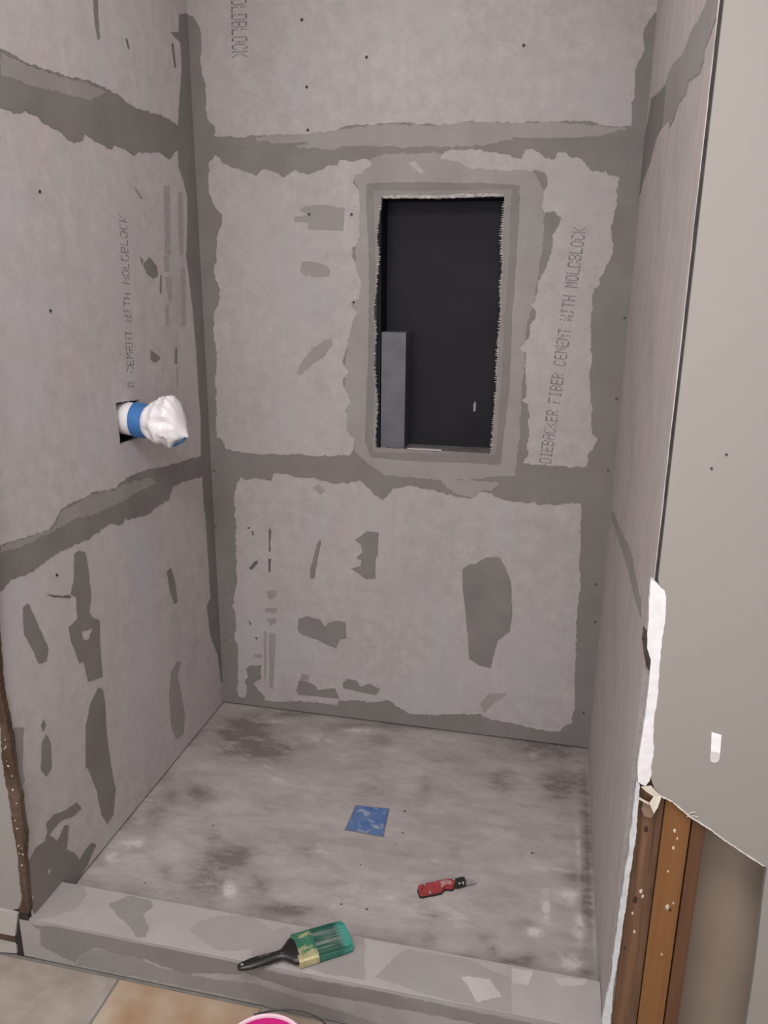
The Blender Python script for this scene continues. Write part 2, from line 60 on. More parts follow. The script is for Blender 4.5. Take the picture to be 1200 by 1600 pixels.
OUT = {'drywall': [(1232.5, 1784.0), (1231.6, 1619.0), (1234.6, 1455.4), (1234.0, 1304.9), (1236.5, 1181.9), (1233.8, 1030.2), (1226.4, 971.2), (1238.9, 961.6), (1247.5, 955.3), (1250.4, 942.9), (1253.3, 899.3), (1251.6, 869.4), (1252.9, 824.3), (1255.1, 770.5), (1254.0, 731.0), (1256.3, 691.3), (1260.0, 671.6), (1258.6, 634.4), (1260.9, 614.9), (1272.0, 586.5), (1299.0, 575.9), (1332.7, 549.9), (1365.6, 531.5), (1398.8, 509.3), (1462.3, 472.2), (1463.9, 414.8), (1468.9, 307.3), (1471.6, 223.3), (1473.1, 128.7), (1478.9, -46.7)], 'white': [(1226.7, 971.2), (1238.9, 961.6), (1247.5, 955.3), (1251.1, 943.0), (1254.0, 899.4), (1252.2, 869.5), (1253.6, 824.3), (1255.7, 770.6), (1254.7, 731.1), (1257.0, 691.4), (1260.7, 671.7), (1259.3, 634.5), (1261.1, 626.5), (1259.3, 609.6), (1253.5, 598.2), (1240.7, 604.5), (1238.2, 631.2), (1238.0, 633.3), (1239.1, 692.8), (1239.9, 737.0), (1240.7, 780.4), (1239.7, 807.3), (1238.7, 834.0), (1231.0, 852.0), (1229.0, 889.3), (1226.5, 940.5), (1225.6, 965.8)], 'edge': [(1238.8, 606.3), (1244.8, 598.9), (1246.2, 569.5), (1246.9, 539.7), (1247.9, 492.0), (1246.8, 447.5), (1245.6, 402.1), (1244.8, 351.4), (1243.5, 304.2), (1242.7, 251.4), (1240.6, 211.9), (1240.3, 172.2), (1240.4, 127.0), (1241.0, 75.9), (1230.8, 57.7), (1225.3, 77.1), (1228.7, 129.1), (1232.3, 185.2), (1231.9, 224.6), (1233.3, 273.3), (1233.8, 330.4), (1236.1, 386.5), (1238.5, 459.3), (1238.5, 516.6), (1238.9, 568.3)], 'wedge': [(1222.2, 888.6), (1228.7, 881.8), (1231.7, 852.1), (1238.7, 834.0), (1239.4, 816.9), (1236.4, 813.8), (1229.6, 832.9), (1222.4, 866.1)], 'ldry': [(-822.9, 1563.2), (31.8, 1553.1), (13.2, 993.1), (-0.8, 644.3), (2.8, 588.0), (-3.1, 520.2), (-10.4, 420.7), (-4.6, 381.3), (-6.0, 298.7), (-4.2, 257.1), (-6.1, 187.2), (-9.5, 104.2), (-18.3, 77.2), (-40.3, 69.8), (-72.1, 67.6), (-171.7, 62.0), (-1420.6, -34.5)], 'lbrown': [(29.3, 1553.1), (50.4, 1552.9), (34.1, 994.6), (11.1, 645.8), (10.3, 593.7), (15.2, 546.9), (16.7, 498.9), (15.8, 424.8), (20.9, 375.4), (18.9, 323.9), (21.4, 282.8), (9.6, 217.1), (7.5, 162.7), (6.2, 129.6), (-5.4, 88.3), (-16.8, 69.1), (-20.6, 79.6), (-9.5, 104.2), (-6.1, 187.2), (-4.2, 257.1), (-6.0, 298.7), (-4.6, 381.3), (-10.4, 420.7), (-3.1, 520.2), (2.8, 588.0), (-4.6, 658.1), (9.0, 992.8)], 'lbase': [(-234.3, 63.6), (-72.0, 68.8), (-40.4, 68.6), (-24.0, 66.5), (-29.1, 43.9), (-38.9, 2.9), (-82.7, -5.6), (-248.8, -20.9)], 'lbase2': [(-254.1, -51.7), (-86.8, -34.5), (-41.9, -26.7), (-42.5, -46.7), (-89.1, -50.2), (-257.9, -73.5)]}
STAINS = {'pan': [[656.0, 11.0, 414.8, 98.8, 6.5, -34.4, 0.5], [1074.5, 5.0, 180.4, 42.8, 1.1, -33.2, 0.6], [240.2, -13.3, 147.9, 35.3, 10.7, -31.1, 0.5], [1212.6, -293.4, 15.8, 3.8, -4.5, -236.9, 0.5], [-15.1, -215.7, 52.0, 12.3, 41.4, -86.6, 0.4], [-13.0, -434.5, 47.8, 11.3, 38.1, -72.8, 0.4], [3.9, -647.5, 37.0, 8.7, 31.9, -55.9, 0.4], [9.7, -798.3, 28.3, 6.6, 24.8, -40.6, 0.5], [305.5, -741.0, 73.2, 17.1, 33.2, -75.0, 0.7], [342.8, -692.4, 42.6, 9.9, 17.9, -43.5, 0.5], [134.6, -487.6, 53.4, 12.6, 25.0, -53.3, 0.6], [60.4, -611.3, 34.0, 7.9, 38.0, -71.4, 0.5], [66.6, -523.7, 29.4, 7.0, 22.1, -43.4, 0.4], [369.1, -816.1, 14.1, 3.2, 11.0, -25.8, -1.2], [57.2, -719.6, 29.7, 7.0, 9.1, -16.2, -0.9], [32.3, -781.1, 36.8, 8.6, 12.3, -20.8, -0.6], [25.8, -829.5, 25.8, 6.0, 10.2, -16.5, -0.5], [255.3, -654.6, 21.8, 5.1, 6.8, -15.3, 0.4], [303.5, -824.2, 60.3, 14.0, 14.8, -32.1, 0.5], [194.3, -797.8, 20.6, 4.8, 17.1, -33.3, 0.4], [277.0, -221.3, 91.2, 21.7, 27.3, -75.9, 0.6], [140.3, -165.9, 94.0, 22.4, 37.0, -91.1, 0.6], [498.1, -57.3, 61.2, 14.6, 5.6, -22.2, -0.7], [572.8, -101.5, 60.0, 14.2, 8.2, -35.4, 0.5], [736.1, -124.5, 58.8, 13.9, 7.7, -45.6, 0.2], [389.7, -132.3, 40.0, 9.5, 7.1, -23.6, -0.4], [626.7, -363.6, 42.0, 9.9, 6.2, -26.8, 0.5], [768.6, -317.8, 18.1, 4.3, 7.4, -43.9, 0.4], [976.9, -226.7, 43.1, 10.2, 4.8, -61.4, 0.6], [511.1, -645.0, 42.8, 10.1, 10.8, -33.7, 0.4], [523.4, -846.3, 82.7, 19.2, 8.6, -24.6, 0.8], [439.3, -792.6, 40.3, 9.4, 19.8, -51.7, 0.5], [867.0, -783.2, 29.1, 6.7, 1.3, -8.3, 0.6], [838.4, -763.0, 19.6, 4.6, 2.0, -11.7, 0.4], [868.4, -853.3, 25.7, 5.9, 4.3, -26.4, 0.45], [985.2, -826.2, 14.1, 3.2, 0.9, -8.5, 0.5], [1006.8, -854.6, 12.9, 2.9, 1.2, -14.0, 0.7], [710.3, -872.5, 28.2, 6.5, 3.2, -13.0, 0.4], [881.8, -558.3, 16.2, 3.8, 3.2, -23.6, 0.3], [627.1, -734.3, 30.5, 7.1, 2.6, -9.6, 0.3], [949.5, -888.5, 40.9, 9.4, 1.4, -11.3, 0.5], [1041.2, -878.9, 27.1, 6.3, 0.8, -11.3, 0.6], [748.6, -752.7, 29.9, 7.0, 1.7, -8.0, -0.4], [915.7, -811.0, 23.8, 5.5, 1.6, -12.3, -0.2], [1149.6, -207.2, 73.4, 17.4, 0.7, -91.1, 0.8], [1217.3, -566.8, 14.5, 3.4, -6.5, -278.6, 0.8], [1183.4, -582.3, 28.5, 6.7, -0.3, -44.3, 0.6], [1072.2, -765.0, 33.5, 7.7, 1.2, -25.2, 0.5], [1081.8, -866.6, 24.9, 5.7, 1.0, -22.6, 0.7], [1207.5, -670.3, 19.8, 4.6, -0.8, -40.7, 0.5], [1205.9, -863.6, 22.4, 5.2, -0.3, -14.0, 0.6], [1116.2, -698.4, 8.8, 2.1, 1.0, -38.6, -1.2], [1092.0, -779.6, 18.1, 4.2, 0.5, -12.5, -1.0], [1170.4, -651.0, 22.6, 5.2, 0.0, -22.4, -0.8], [1196.6, -739.4, 12.0, 2.8, -0.7, -50.3, -0.8], [1199.9, -442.0, 6.6, 1.6, -2.1, -144.4, -0.7], [1179.2, -852.7, 27.1, 6.2, -0.1, -17.1, -0.8], [1163.3, -833.2, 13.7, 3.2, 0.1, -11.7, -0.5], [1135.3, -41.9, 104.5, 24.7, 0.7, -58.5, 0.6], [1064.0, -70.8, 14.3, 3.4, 0.7, -17.5, -0.6], [1036.2, -41.2, 39.5, 9.4, 1.8, -35.7, 0.3], [112.1, -133.2, 95.3, 22.7, 29.2, -70.8, 0.55], [57.6, -146.2, 40.9, 9.7, 4.7, -10.8, -0.6], [126.2, -220.1, 26.4, 6.3, 3.8, -9.0, -0.6], [203.2, -250.8, 58.3, 13.8, 25.4, -64.3, 0.5], [125.6, -269.2, 45.3, 10.7, 27.4, -63.8, 0.4]], 'left': [[-458.5, 667.0, 67.6, -24.3, -19.5, -128.9, -0.7], [-478.5, 758.2, 65.5, -20.9, -10.5, -68.2, -0.6], [-985.4, 721.1, 38.1, -17.1, -20.7, -111.2, -0.6], [-496.0, 341.0, 104.0, -54.8, -37.3, -247.4, -0.35], [-578.3, 256.1, 63.8, -37.8, -18.6, -120.4, -0.3], [-943.7, 799.1, 39.5, -15.3, -6.6, -35.6, -0.5], [-609.4, 338.2, 30.1, -16.9, -13.8, -87.5, 0.15], [-289.2, 443.9, 39.7, -17.2, -27.4, -197.5, 0.25], [-203.2, 334.6, 43.2, -20.1, -27.5, -208.4, 0.15], [-873.6, 619.3, 44.3, -21.2, -10.3, -57.9, -0.2], [-786.6, 1353.3, 104.3, -3.5, -10.1, -55.6, -0.45], [-489.2, 968.1, 41.6, -9.0, -5.0, -32.4, -0.3], [-455.6, 977.8, 31.9, -6.7, -8.5, -54.9, -0.9], [-175.2, 1362.1, 39.1, -0.8, -28.3, -203.3, 0.25], [-158.1, 998.7, 27.5, -4.8, -10.0, -74.6, 0.35], [-118.8, 1390.2, 20.2, -0.1, -12.8, -93.9, 0.35], [-852.0, 1185.7, 84.6, -11.4, -20.5, -111.8, -0.3], [-652.3, 1034.2, 52.9, -10.6, -18.3, -109.0, -0.35], [-377.0, 978.9, 144.5, -29.0, -3.4, -22.7, 0.2], [-833.5, 1536.2, 39.5, 3.0, -14.9, -79.6, -0.3], [-750.6, 1591.1, 43.2, 4.4, -4.5, -24.6, 0.2], [-195.4, 1573.1, 17.3, 1.2, -12.5, -87.7, 0.4], [-111.0, 1545.3, 18.7, 1.1, -7.8, -57.0, 0.3]], 'back': [[357.8, 1104.6, 39.8, 1.5, -0.5, -38.4, 0.2], [367.2, 1303.6, 32.4, 0.6, -1.7, -123.1, 0.12], [272.1, 1422.2, 64.7, 0.6, -3.1, -120.5, -0.15], [315.9, 237.3, 51.5, 6.0, -1.7, -94.2, -0.7], [351.7, 676.3, 34.9, 2.7, -0.9, -56.6, -0.5], [738.7, 644.5, 78.3, 6.4, 5.2, -174.9, 0.12], [760.6, 362.7, 53.8, 5.9, 2.3, -73.6, -0.3], [567.3, 415.6, 137.2, 14.0, 1.5, -149.0, 0.0], [848.4, 186.9, 80.8, 10.2, 3.1, -75.9, -0.4], [95.6, 172.0, 38.5, 4.6, -10.2, -246.8, -0.4], [1043.6, 285.3, 77.2, 9.2, 9.1, -147.4, -0.3]], 'right': [[-760.0, 1699.6, -30.4, -5.6, -92.9, -109.5, 0.3], [-506.2, 1592.4, -58.9, -5.8, -123.7, -125.2, 0.35], [-764.3, 1600.8, -36.8, -4.4, -94.3, -107.1, 0.3], [-672.4, 1271.5, -44.1, 4.2, -178.7, -168.9, 0.35], [-296.5, 1185.3, -56.7, 6.8, -255.0, -198.3, 0.3], [-930.8, 1227.6, -21.1, 3.1, -110.3, -115.2, -0.3], [-451.1, 643.9, -62.5, 27.0, -196.5, -119.5, 0.35], [-870.8, 738.8, -37.6, 18.6, -129.6, -100.8, -0.3], [-390.8, 380.6, -46.5, 26.0, -163.9, -80.4, 0.2]]}
SCREWS = {'back': [(327.6, 2078.5), (504.6, 1982.6), (338.2, 1917.4), (339.3, 1810.7), (463.0, 1592.5), (339.8, 1593.3), (468.9, 1355.2), (914.6, 1991.8), (1221.7, 1326.1), (1220.0, 1107.8), (1215.8, 904.4), (1210.8, 557.9), (1217.6, 437.0), (1207.3, 128.8), (11.0, 831.3), (15.6, 242.1), (6.2, 646.2)], 'left': [(-741.3, 1584.8), (-0.0, 2026.5), (-747.6, 1348.9), (-825.3, 781.3)], 'front': [(1311.8, 1176.4), (1293.6, 1154.2)]}
FAINT = {'back': [(1035.9, 1922.1), (1092.7, 1994.6), (529.5, 1891.6), (229.1, 1904.4)]}
SPECKS = [(728.9, -569.1), (737.9, -519.9), (725.6, -429.9), (657.5, -662.7), (645.5, -801.0), (708.1, -802.1), (160.9, -842.9), (234.0, -607.0), (1079.1, -520.3)]
TEXTS = {'mid': ((1053.3, 915.3), (1101.2, 1559.8), (-0.997, 0.074), 30.0), 'top': ((132.2, 2153.4), (128.4, 1992.8), (1.0, 0.0), 40.0), 'left': ((-429.1, 1149.7), (-404.8, 1565.8), (-0.998, 0.058), 31.0)}

# ------------------------------------------------------------------ helpers
def link(name, me, mat=None, parent=None):
    o = bpy.data.objects.new(name, me)
    COL.objects.link(o)
    if mat:
        for m in (mat if isinstance(mat, (list, tuple)) else [mat]):
            me.materials.append(m)
    if parent is not None:
        o.parent = parent
    return o

def obj(name, bm, mat=None, parent=None, smooth=False):
    bmesh.ops.recalc_face_normals(bm, faces=bm.faces[:])
    me = bpy.data.meshes.new(name)
    bm.to_mesh(me); bm.free()
    if smooth:
        for p in me.polygons: p.use_smooth = True
        try: me.set_sharp_from_angle(angle=math.radians(40))
        except Exception: pass
    return link(name, me, mat, parent)

def thing(name, label, cat, loc, rot=(0, 0, 0), group=None):
    o = bpy.data.objects.new(name, None)
    o.empty_display_size = 0.05
    o.location = loc; o.rotation_euler = rot
    COL.objects.link(o)
    o['label'] = label; o['category'] = cat
    if group: o['group'] = group
    return o

def tag(o, label, cat, group=None):
    o['label'] = label; o['category'] = cat
    if group: o['group'] = group
    return o

def struct(o):
    o['kind'] = 'structure'
    return o

def add_box(bm, x0, x1, y0, y1, z0, z1, bevel=0.0, mi=0):
    vs = [bm.verts.new((x, y, z)) for x in (x0, x1) for y in (y0, y1) for z in (z0, z1)]
    fs = [bm.faces.new([vs[i] for i in q]) for q in
          ((0, 1, 3, 2), (4, 6, 7, 5), (0, 4, 5, 1), (2, 3, 7, 6), (0, 2, 6, 4), (1, 5, 7, 3))]
    for f in fs: f.material_index = mi
    bmesh.ops.recalc_face_normals(bm, faces=fs)
    if bevel > 0:
        es = list({e for f in fs for e in f.edges})
        bmesh.ops.bevel(bm, geom=es, offset=bevel, segments=2, profile=0.6, affect='EDGES')
    return vs

def add_loft(bm, rings, cap=True):
    R = [[bm.verts.new(p) for p in ring] for ring in rings]
    n = len(R[0])
    for a, b in zip(R, R[1:]):
        for i in range(n):
            bm.faces.new((a[i], a[(i + 1) % n], b[(i + 1) % n], b[i]))
    if cap:
        bm.faces.new(R[0][::-1]); bm.faces.new(R[-1])
    return R

def add_tube(bm, pts, r, n=10):
    pts = [Vector(p) for p in pts]
    rings = []
    for i, p in enumerate(pts):
        d = (pts[min(i + 1, len(pts) - 1)] - pts[max(i - 1, 0)]).normalized()
        u = d.cross(Vector((0.13, 0.21, 0.97))).normalized(); v = d.cross(u)
        rings.append([p + (u * math.cos(2 * PI * k / n) + v * math.sin(2 * PI * k / n)) * r for k in range(n)])
    add_loft(bm, rings)

def add_lathe(bm, prof, cx, cy, n=48):
    rings = [[(cx + r * math.cos(2 * PI * k / n), cy + r * math.sin(2 * PI * k / n), z) for k in range(n)] for r, z in prof]
    add_loft(bm, rings, cap=False)

def prism(bm, pts, fn, h0, h1):
    """closed outline (mm) raised from h0 to h1 off its plane"""
    cdt = delaunay_2d_cdt([Vector(p) for p in pts], [], [list(range(len(pts)))], 1, 1e-4)
    vs2, fs = cdt[0], cdt[2]
    top = [bm.verts.new(fn(v.x, v.y, h1)) for v in vs2]
    bot = [bm.verts.new(fn(v.x, v.y, h0)) for v in vs2]
    cnt = {}
    for f in fs:
        bm.faces.new([top[i] for i in f]); bm.faces.new([bot[i] for i in reversed(f)])
        for a, b in zip(f, f[1:] + f[:1]):
            cnt[(a, b)] = 1
    for (a, b) in cnt:
        if (b, a) not in cnt:
            bm.faces.new((top[a], bot[a], bot[b], top[b]))

def jag(pts, amp, seed, step=5.0):
    """break a traced outline (mm) into the ragged edge of trowelled mortar"""
    if amp <= 0: return [tuple(p) for p in pts]
    rnd = random.Random(seed); out = []
    n = len(pts); off = 0.0
    for i in range(n):
        a = pts[i]; b = pts[(i + 1) % n]
        L = math.hypot(b[0] - a[0], b[1] - a[1])
        m = max(1, min(60, int(L / step)))
        for k in range(m):
            t = k / m
            nx, ny = (-(b[1] - a[1]) / (L + 1e-6), (b[0] - a[0]) / (L + 1e-6))
            off = 0.5 * off + rnd.uniform(-amp, amp) * 0.9
            w = off if k else off * 0.4
            out.append((a[0] + (b[0] - a[0]) * t + nx * w, a[1] + (b[1] - a[1]) * t + ny * w))
    return out

def inside(px, py, poly):
    p = np.asarray(poly); x, y = p[:, 0], p[:, 1]
    x2, y2 = np.roll(x, -1), np.roll(y, -1)
    res = np.zeros(len(px), bool)
    bb = (px >= x.min()) & (px <= x.max()) & (py >= y.min()) & (py <= y.max())
    idx = np.where(bb)[0]
    if not len(idx): return res
    qx, qy = px[idx][:, None], py[idx][:, None]
    cond = ((y[None] > qy) != (y2[None] > qy))
    xi = (x2 - x)[None] * (qy - y[None]) / np.where((y2 - y) == 0, 1e-9, (y2 - y))[None] + x[None]
    res[idx] = (np.sum(cond & (qx < xi), axis=1) % 2) == 1
    return res

def triangulate(rect, polys, grid):
    """Delaunay mesh of a rectangle that keeps the polygon edges; returns verts, triangles, centroids"""
    x0, x1, y0, y1 = rect
    verts = []; edges = []
    def ring(pl):
        s = len(verts)
        verts.extend(Vector((p[0], p[1])) for p in pl)
        edges.extend((s + i, s + (i + 1) % len(pl)) for i in range(len(pl)))
    ring([(x0, y0), (x1, y0), (x1, y1), (x0, y1)])
    for pl in polys:
        # clip long off-plane outlines gently to the neighbourhood of the rectangle
        ring([(min(max(p[0], x0 - 40), x1 + 40), min(max(p[1], y0 - 40), y1 + 40)) for p in pl])
    if grid:
        nx = max(2, int((x1 - x0) / grid)); ny = max(2, int((y1 - y0) / grid))
        for i in range(nx + 1):
            for j in range(ny + 1):
                verts.append(Vector((x0 + (x1 - x0) * i / nx, y0 + (y1 - y0) * j / ny)))
    r = delaunay_2d_cdt(verts, edges, [], 0, 1e-4)
    V = np.array([(v.x, v.y) for v in r[0]]); T = np.array([f for f in r[2] if len(f) == 3])
    Cn = V[T].mean(axis=1)
    ok = (Cn[:, 0] > x0) & (Cn[:, 0] < x1) & (Cn[:, 1] > y0) & (Cn[:, 1] < y1)
    return V, T[ok], Cn[ok]

def sheet(V, T, fn, h0, h1):
    bm = bmesh.new()
    used = sorted(set(T.flatten().tolist()))
    top = {i: bm.verts.new(fn(V[i][0], V[i][1], h1)) for i in used}
    bot = {i: bm.verts.new(fn(V[i][0], V[i][1], h0)) for i in used}
    dirs = set()
    for t in T:
        a, b, c = (int(q) for q in t)
        try:
            bm.faces.new((top[a], top[b], top[c])); bm.faces.new((bot[c], bot[b], bot[a]))
        except ValueError: continue
        dirs.update(((a, b), (b, c), (c, a)))
    for (a, b) in dirs:
        if (b, a) not in dirs:
            try: bm.faces.new((top[a], bot[a], bot[b], top[b]))
            except ValueError: pass
    return bm

def stain_attr(me, uv, stains):
    at = me.attributes.new('stain', 'FLOAT', 'POINT')
    co = np.empty(len(me.vertices) * 3, np.float32); me.vertices.foreach_get('co', co)
    co = co.reshape(-1, 3) * 1000.0
    P = co[:, list(uv)].astype(float)
    val = np.zeros(len(P))
    for (x, y, ax, ay, bx, by, a) in stains:
        M = np.linalg.inv(np.array([[ax, bx], [ay, by]]))
        q = (P - np.array([x, y])) @ M.T
        val += a * np.exp(-(q ** 2).sum(axis=1) * 1.3)
    at.data.foreach_set('value', val.astype(np.float32))

# plane maps: (mm, mm, height off the plane in metres) -> world
def on_back(a, b, h): return (a / 1000, -h, b / 1000)
def on_left(a, b, h): return (h, a / 1000, b / 1000)
def on_right(a, b, h): return (W - h, a / 1000, b / 1000)
def on_front(a, b, h): return (a / 1000, YF - h, b / 1000)
def on_pan(a, b, h): return (a / 1000, b / 1000, h)
def on_top(a, b, h): return (a / 1000, b / 1000, HC + h)

# ------------------------------------------------------------------ materials
class NT:
    def __init__(s, name, rough=0.85, spec=0.3):
        s.m = bpy.data.materials.new(name); s.m.use_nodes = True
        s.t = s.m.node_tree; s.n = s.t.nodes
        s.b = next(n for n in s.n if n.type == 'BSDF_PRINCIPLED')
        s.b.inputs['Roughness'].default_value = rough
        s.b.inputs['Specular IOR Level'].default_value = spec
        s.tc = s.n.new('ShaderNodeTexCoord').outputs['Object']
    def L(s, a, b): s.t.links.new(a, b)
    def map(s, scale, rot=(0, 0, 0), loc=(0, 0, 0)):
        m = s.n.new('ShaderNodeMapping'); m.inputs['Scale'].default_value = scale
        m.inputs['Rotation'].default_value = rot; m.inputs['Location'].default_value = loc
        s.L(s.tc, m.inputs[0]); return m.outputs[0]
    def noise(s, scale, detail=5, rough=0.6, vec=None, dist=0.0):
        n = s.n.new('ShaderNodeTexNoise'); n.inputs['Scale'].default_value = scale
        n.inputs['Detail'].default_value = detail; n.inputs['Roughness'].default_value = rough
        n.inputs['Distortion'].default_value = dist
        s.L(vec or s.tc, n.inputs['Vector']); return n.outputs['Fac']
    def rng(s, v, a, b, c=0.0, d=1.0):
        n = s.n.new('ShaderNodeMapRange')
        for i, q in zip((1, 2, 3, 4), (a, b, c, d)): n.inputs[i].default_value = q
        s.L(v, n.inputs[0]); return n.outputs[0]
    def math(s, op, a, b=None):
        n = s.n.new('ShaderNodeMath'); n.operation = op
        for i, q in enumerate((a, b)):
            if q is None: continue
            if isinstance(q, (int, float)): n.inputs[i].default_value = q
            else: s.L(q, n.inputs[i])
        return n.outputs[0]
    def mix(s, f, a, b):
        n = s.n.new('ShaderNodeMix'); n.data_type = 'RGBA'
        if isinstance(f, (int, float)): n.inputs[0].default_value = f
        else: s.L(f, n.inputs[0])
        for i, q in ((6, a), (7, b)):
            if isinstance(q, tuple): n.inputs[i].default_value = (*q, 1)
            else: s.L(q, n.inputs[i])
        return n.outputs[2]
    def attr(s, name):
        n = s.n.new('ShaderNodeAttribute'); n.attribute_name = name; return n.outputs['Fac']
    def col(s, c):
        if isinstance(c, tuple): s.b.inputs['Base Color'].default_value = (*c, 1)
        else: s.L(c, s.b.inputs['Base Color'])
        return s
    def bump(s, v, strength=0.2, dist=0.002):
        n = s.n.new('ShaderNodeBump'); n.inputs['Strength'].default_value = strength
        n.inputs['Distance'].default_value = dist
        s.L(v, n.inputs['Height']); s.L(n.outputs[0], s.b.inputs['Normal']); return s

def g(*c): return tuple(((q / 255) / 12.92 if q / 255 <= 0.04045 else ((q / 255 + 0.055) / 1.055) ** 2.4) for q in c)

def plain(name, rgb, rough=0.6, var=0.12, scale=40, metal=0.0, spec=0.4, bump=0.0):
    k = NT(name, rough, spec); k.b.inputs['Metallic'].default_value = metal
    f = k.noise(scale, 4)
    lo = tuple(q * (1 - var) for q in rgb); hi = tuple(min(1, q * (1 + var)) for q in rgb)
    k.col(k.mix(k.rng(f, 0.3, 0.7), lo, hi))
    if bump: k.bump(f, bump)
    return k.m

def cement_board(name, streak_axis, base, dark, light, streak=0.35, stain=True, warm=None):
    """grey fibre-cement board: mottled, faint long streaks along the sheet, fine flecks, smears of skim"""
    k = NT(name, 0.9, 0.25)
    big = k.noise(2.2, 4, 0.55)
    mid = k.noise(24, 8, 0.72)
    blot = k.noise(7, 5, 0.6, k.map((1, 1, 0.7), loc=(1, 9, 4)))
    fleck = k.noise(120, 3, 0.7)
    sc = {'z': (38, 38, 1.1), 'y': (38, 1.3, 38)}[streak_axis]
    st = k.noise(1.0, 4, 0.6, k.map(sc))
    c = k.mix(k.rng(mid, 0.34, 0.66), tuple(q * 0.84 for q in base), tuple(q * 1.10 for q in base))
    c = k.mix(k.math('MULTIPLY', k.rng(big, 0.42, 0.72), 0.45), c, light)
    c = k.mix(k.math('MULTIPLY', k.rng(blot, 0.46, 0.70), 0.45), c, dark)
    c = k.mix(k.math('MULTIPLY', k.rng(st, 0.45, 0.72), streak), c, tuple(q * 0.80 for q in base))
    c = k.mix(k.math('MULTIPLY', k.rng(fleck, 0.56, 0.76), 0.45), c, tuple(q * 0.60 for q in base))
    pink = k.noise(6.0, 3, 0.5, k.map((1, 1, 0.6), loc=(3, 7, 1)))
    c = k.mix(k.math('MULTIPLY', k.rng(pink, 0.48, 0.72), 0.55), c, (base[0] * 1.04, base[1] * 0.95, base[2] * 0.98))
    grn = k.noise(5.0, 3, 0.5, k.map((1, 1, 0.5), loc=(8, 2, 5)))
    c = k.mix(k.math('MULTIPLY', k.rng(grn, 0.50, 0.72), 0.55), c, (base[0] * 0.95, base[1] * 1.02, base[2] * 1.02))
    if stain:
        a = k.attr('stain')
        br = k.rng(k.noise(30, 5, 0.7), 0.25, 0.75, 0.25, 1.35)
        c = k.mix(k.math('MINIMUM', k.math('MULTIPLY', k.math('MAXIMUM', a, 0.0), br), 0.9), c, tuple(q * 0.55 for q in base))
        neg = k.math('MAXIMUM', k.math('MULTIPLY', a, -1.0), 0.0)
        c = k.mix(k.math('MINIMUM', k.math('MULTIPLY', neg, br), 0.8), c, (light[0] * 0.88, light[1] * 0.93, light[2] * 0.98))
    k.col(c)
    k.bump(k.math('ADD', mid, k.math('MULTIPLY', fleck, 0.5)), 0.25, 0.0012)
    return k.m

def mortar(name, rgb, var=0.13, streak=(9, 9, 9), rough=0.85):
    k = NT(name, rough, 0.3)
    a = k.noise(1.0, 5, 0.6, k.map(streak)); b = k.noise(60, 4, 0.6); cc = k.noise(3.0, 3, 0.5)
    lo = tuple(q * (1 - var) for q in rgb); hi = tuple(q * (1 + var) for q in rgb)
    c = k.mix(k.rng(a, 0.3, 0.7), lo, hi)
    c = k.mix(k.math('MULTIPLY', k.rng(b, 0.5, 0.8), 0.3), c, lo)
    c = k.mix(k.math('MULTIPLY', k.rng(cc, 0.4, 0.7), 0.5), c, (rgb[0] * 1.02, rgb[1] * 0.95, rgb[2] * 0.95))
    dd = k.noise(4.0, 3, 0.5, k.map((1, 1, 1), loc=(6, 3, 9)))
    c = k.mix(k.math('MULTIPLY', k.rng(dd, 0.48, 0.68), 0.4), c, (rgb[0] * 0.93, rgb[1] * 0.99, rgb[2] * 0.93))
    k.col(c); k.bump(a, 0.15, 0.001)
    return k.m

M = {}
M['board_back'] = cement_board('cement_board_back', 'z', (.385, .352, .345), (.330, .302, .296), (.430, .400, .395), 0.2)
M['board_left'] = cement_board('cement_board_left', 'z', (.455, .417, .412), (.400, .366, .362), (.500, .468, .470), 0.22)
M['board_right'] = cement_board('cement_board_right', 'z', (.455, .402, .385), (.400, .348, .335), (.480, .448, .445), 0.75)
M['thinset'] = mortar('thinset_mortar', (.192, .177, .169))
M['skim'] = mortar('thinset_skim', (.275, .254, .243))
M['feather'] = mortar('thinset_feather', (.42, .39, .385))
M['ledge'] = mortar('thinset_ledge', (.120, .110, .105))
M['ink'] = plain('ink', (.165, .152, .152), 0.9, 0.35, 160)
M['rim'] = mortar('rim_mortar', (.232, .215, .203))
M['smudge'] = mortar('print_smudge', (.335, .305, .300), 0.2, (60, 60, 60))
M['curb_top'] = mortar('curb_top_coat', (.350, .323, .315), 0.10, (12, 12, 12))
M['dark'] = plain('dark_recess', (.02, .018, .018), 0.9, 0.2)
M['screw'] = plain('dark_screw', (.03, .028, .028), 0.6, 0.2)

# ------------------------------------------------------------------ shower walls
CLS = {1: ('thinset_coat', 'thinset', 0.0014), 2: ('thinset_skim_coat', 'skim', 0.0009),
       3: ('thinset_feather_coat', 'feather', 0.0006), 4: ('mortar_mark', 'ledge', 0.0016), 5: ('faint_smudge', 'smudge', 0.0004), 6: ('mortar_ridge', 'thinset', 0.0018), 7: ('rim_coat', 'rim', 0.0012)}

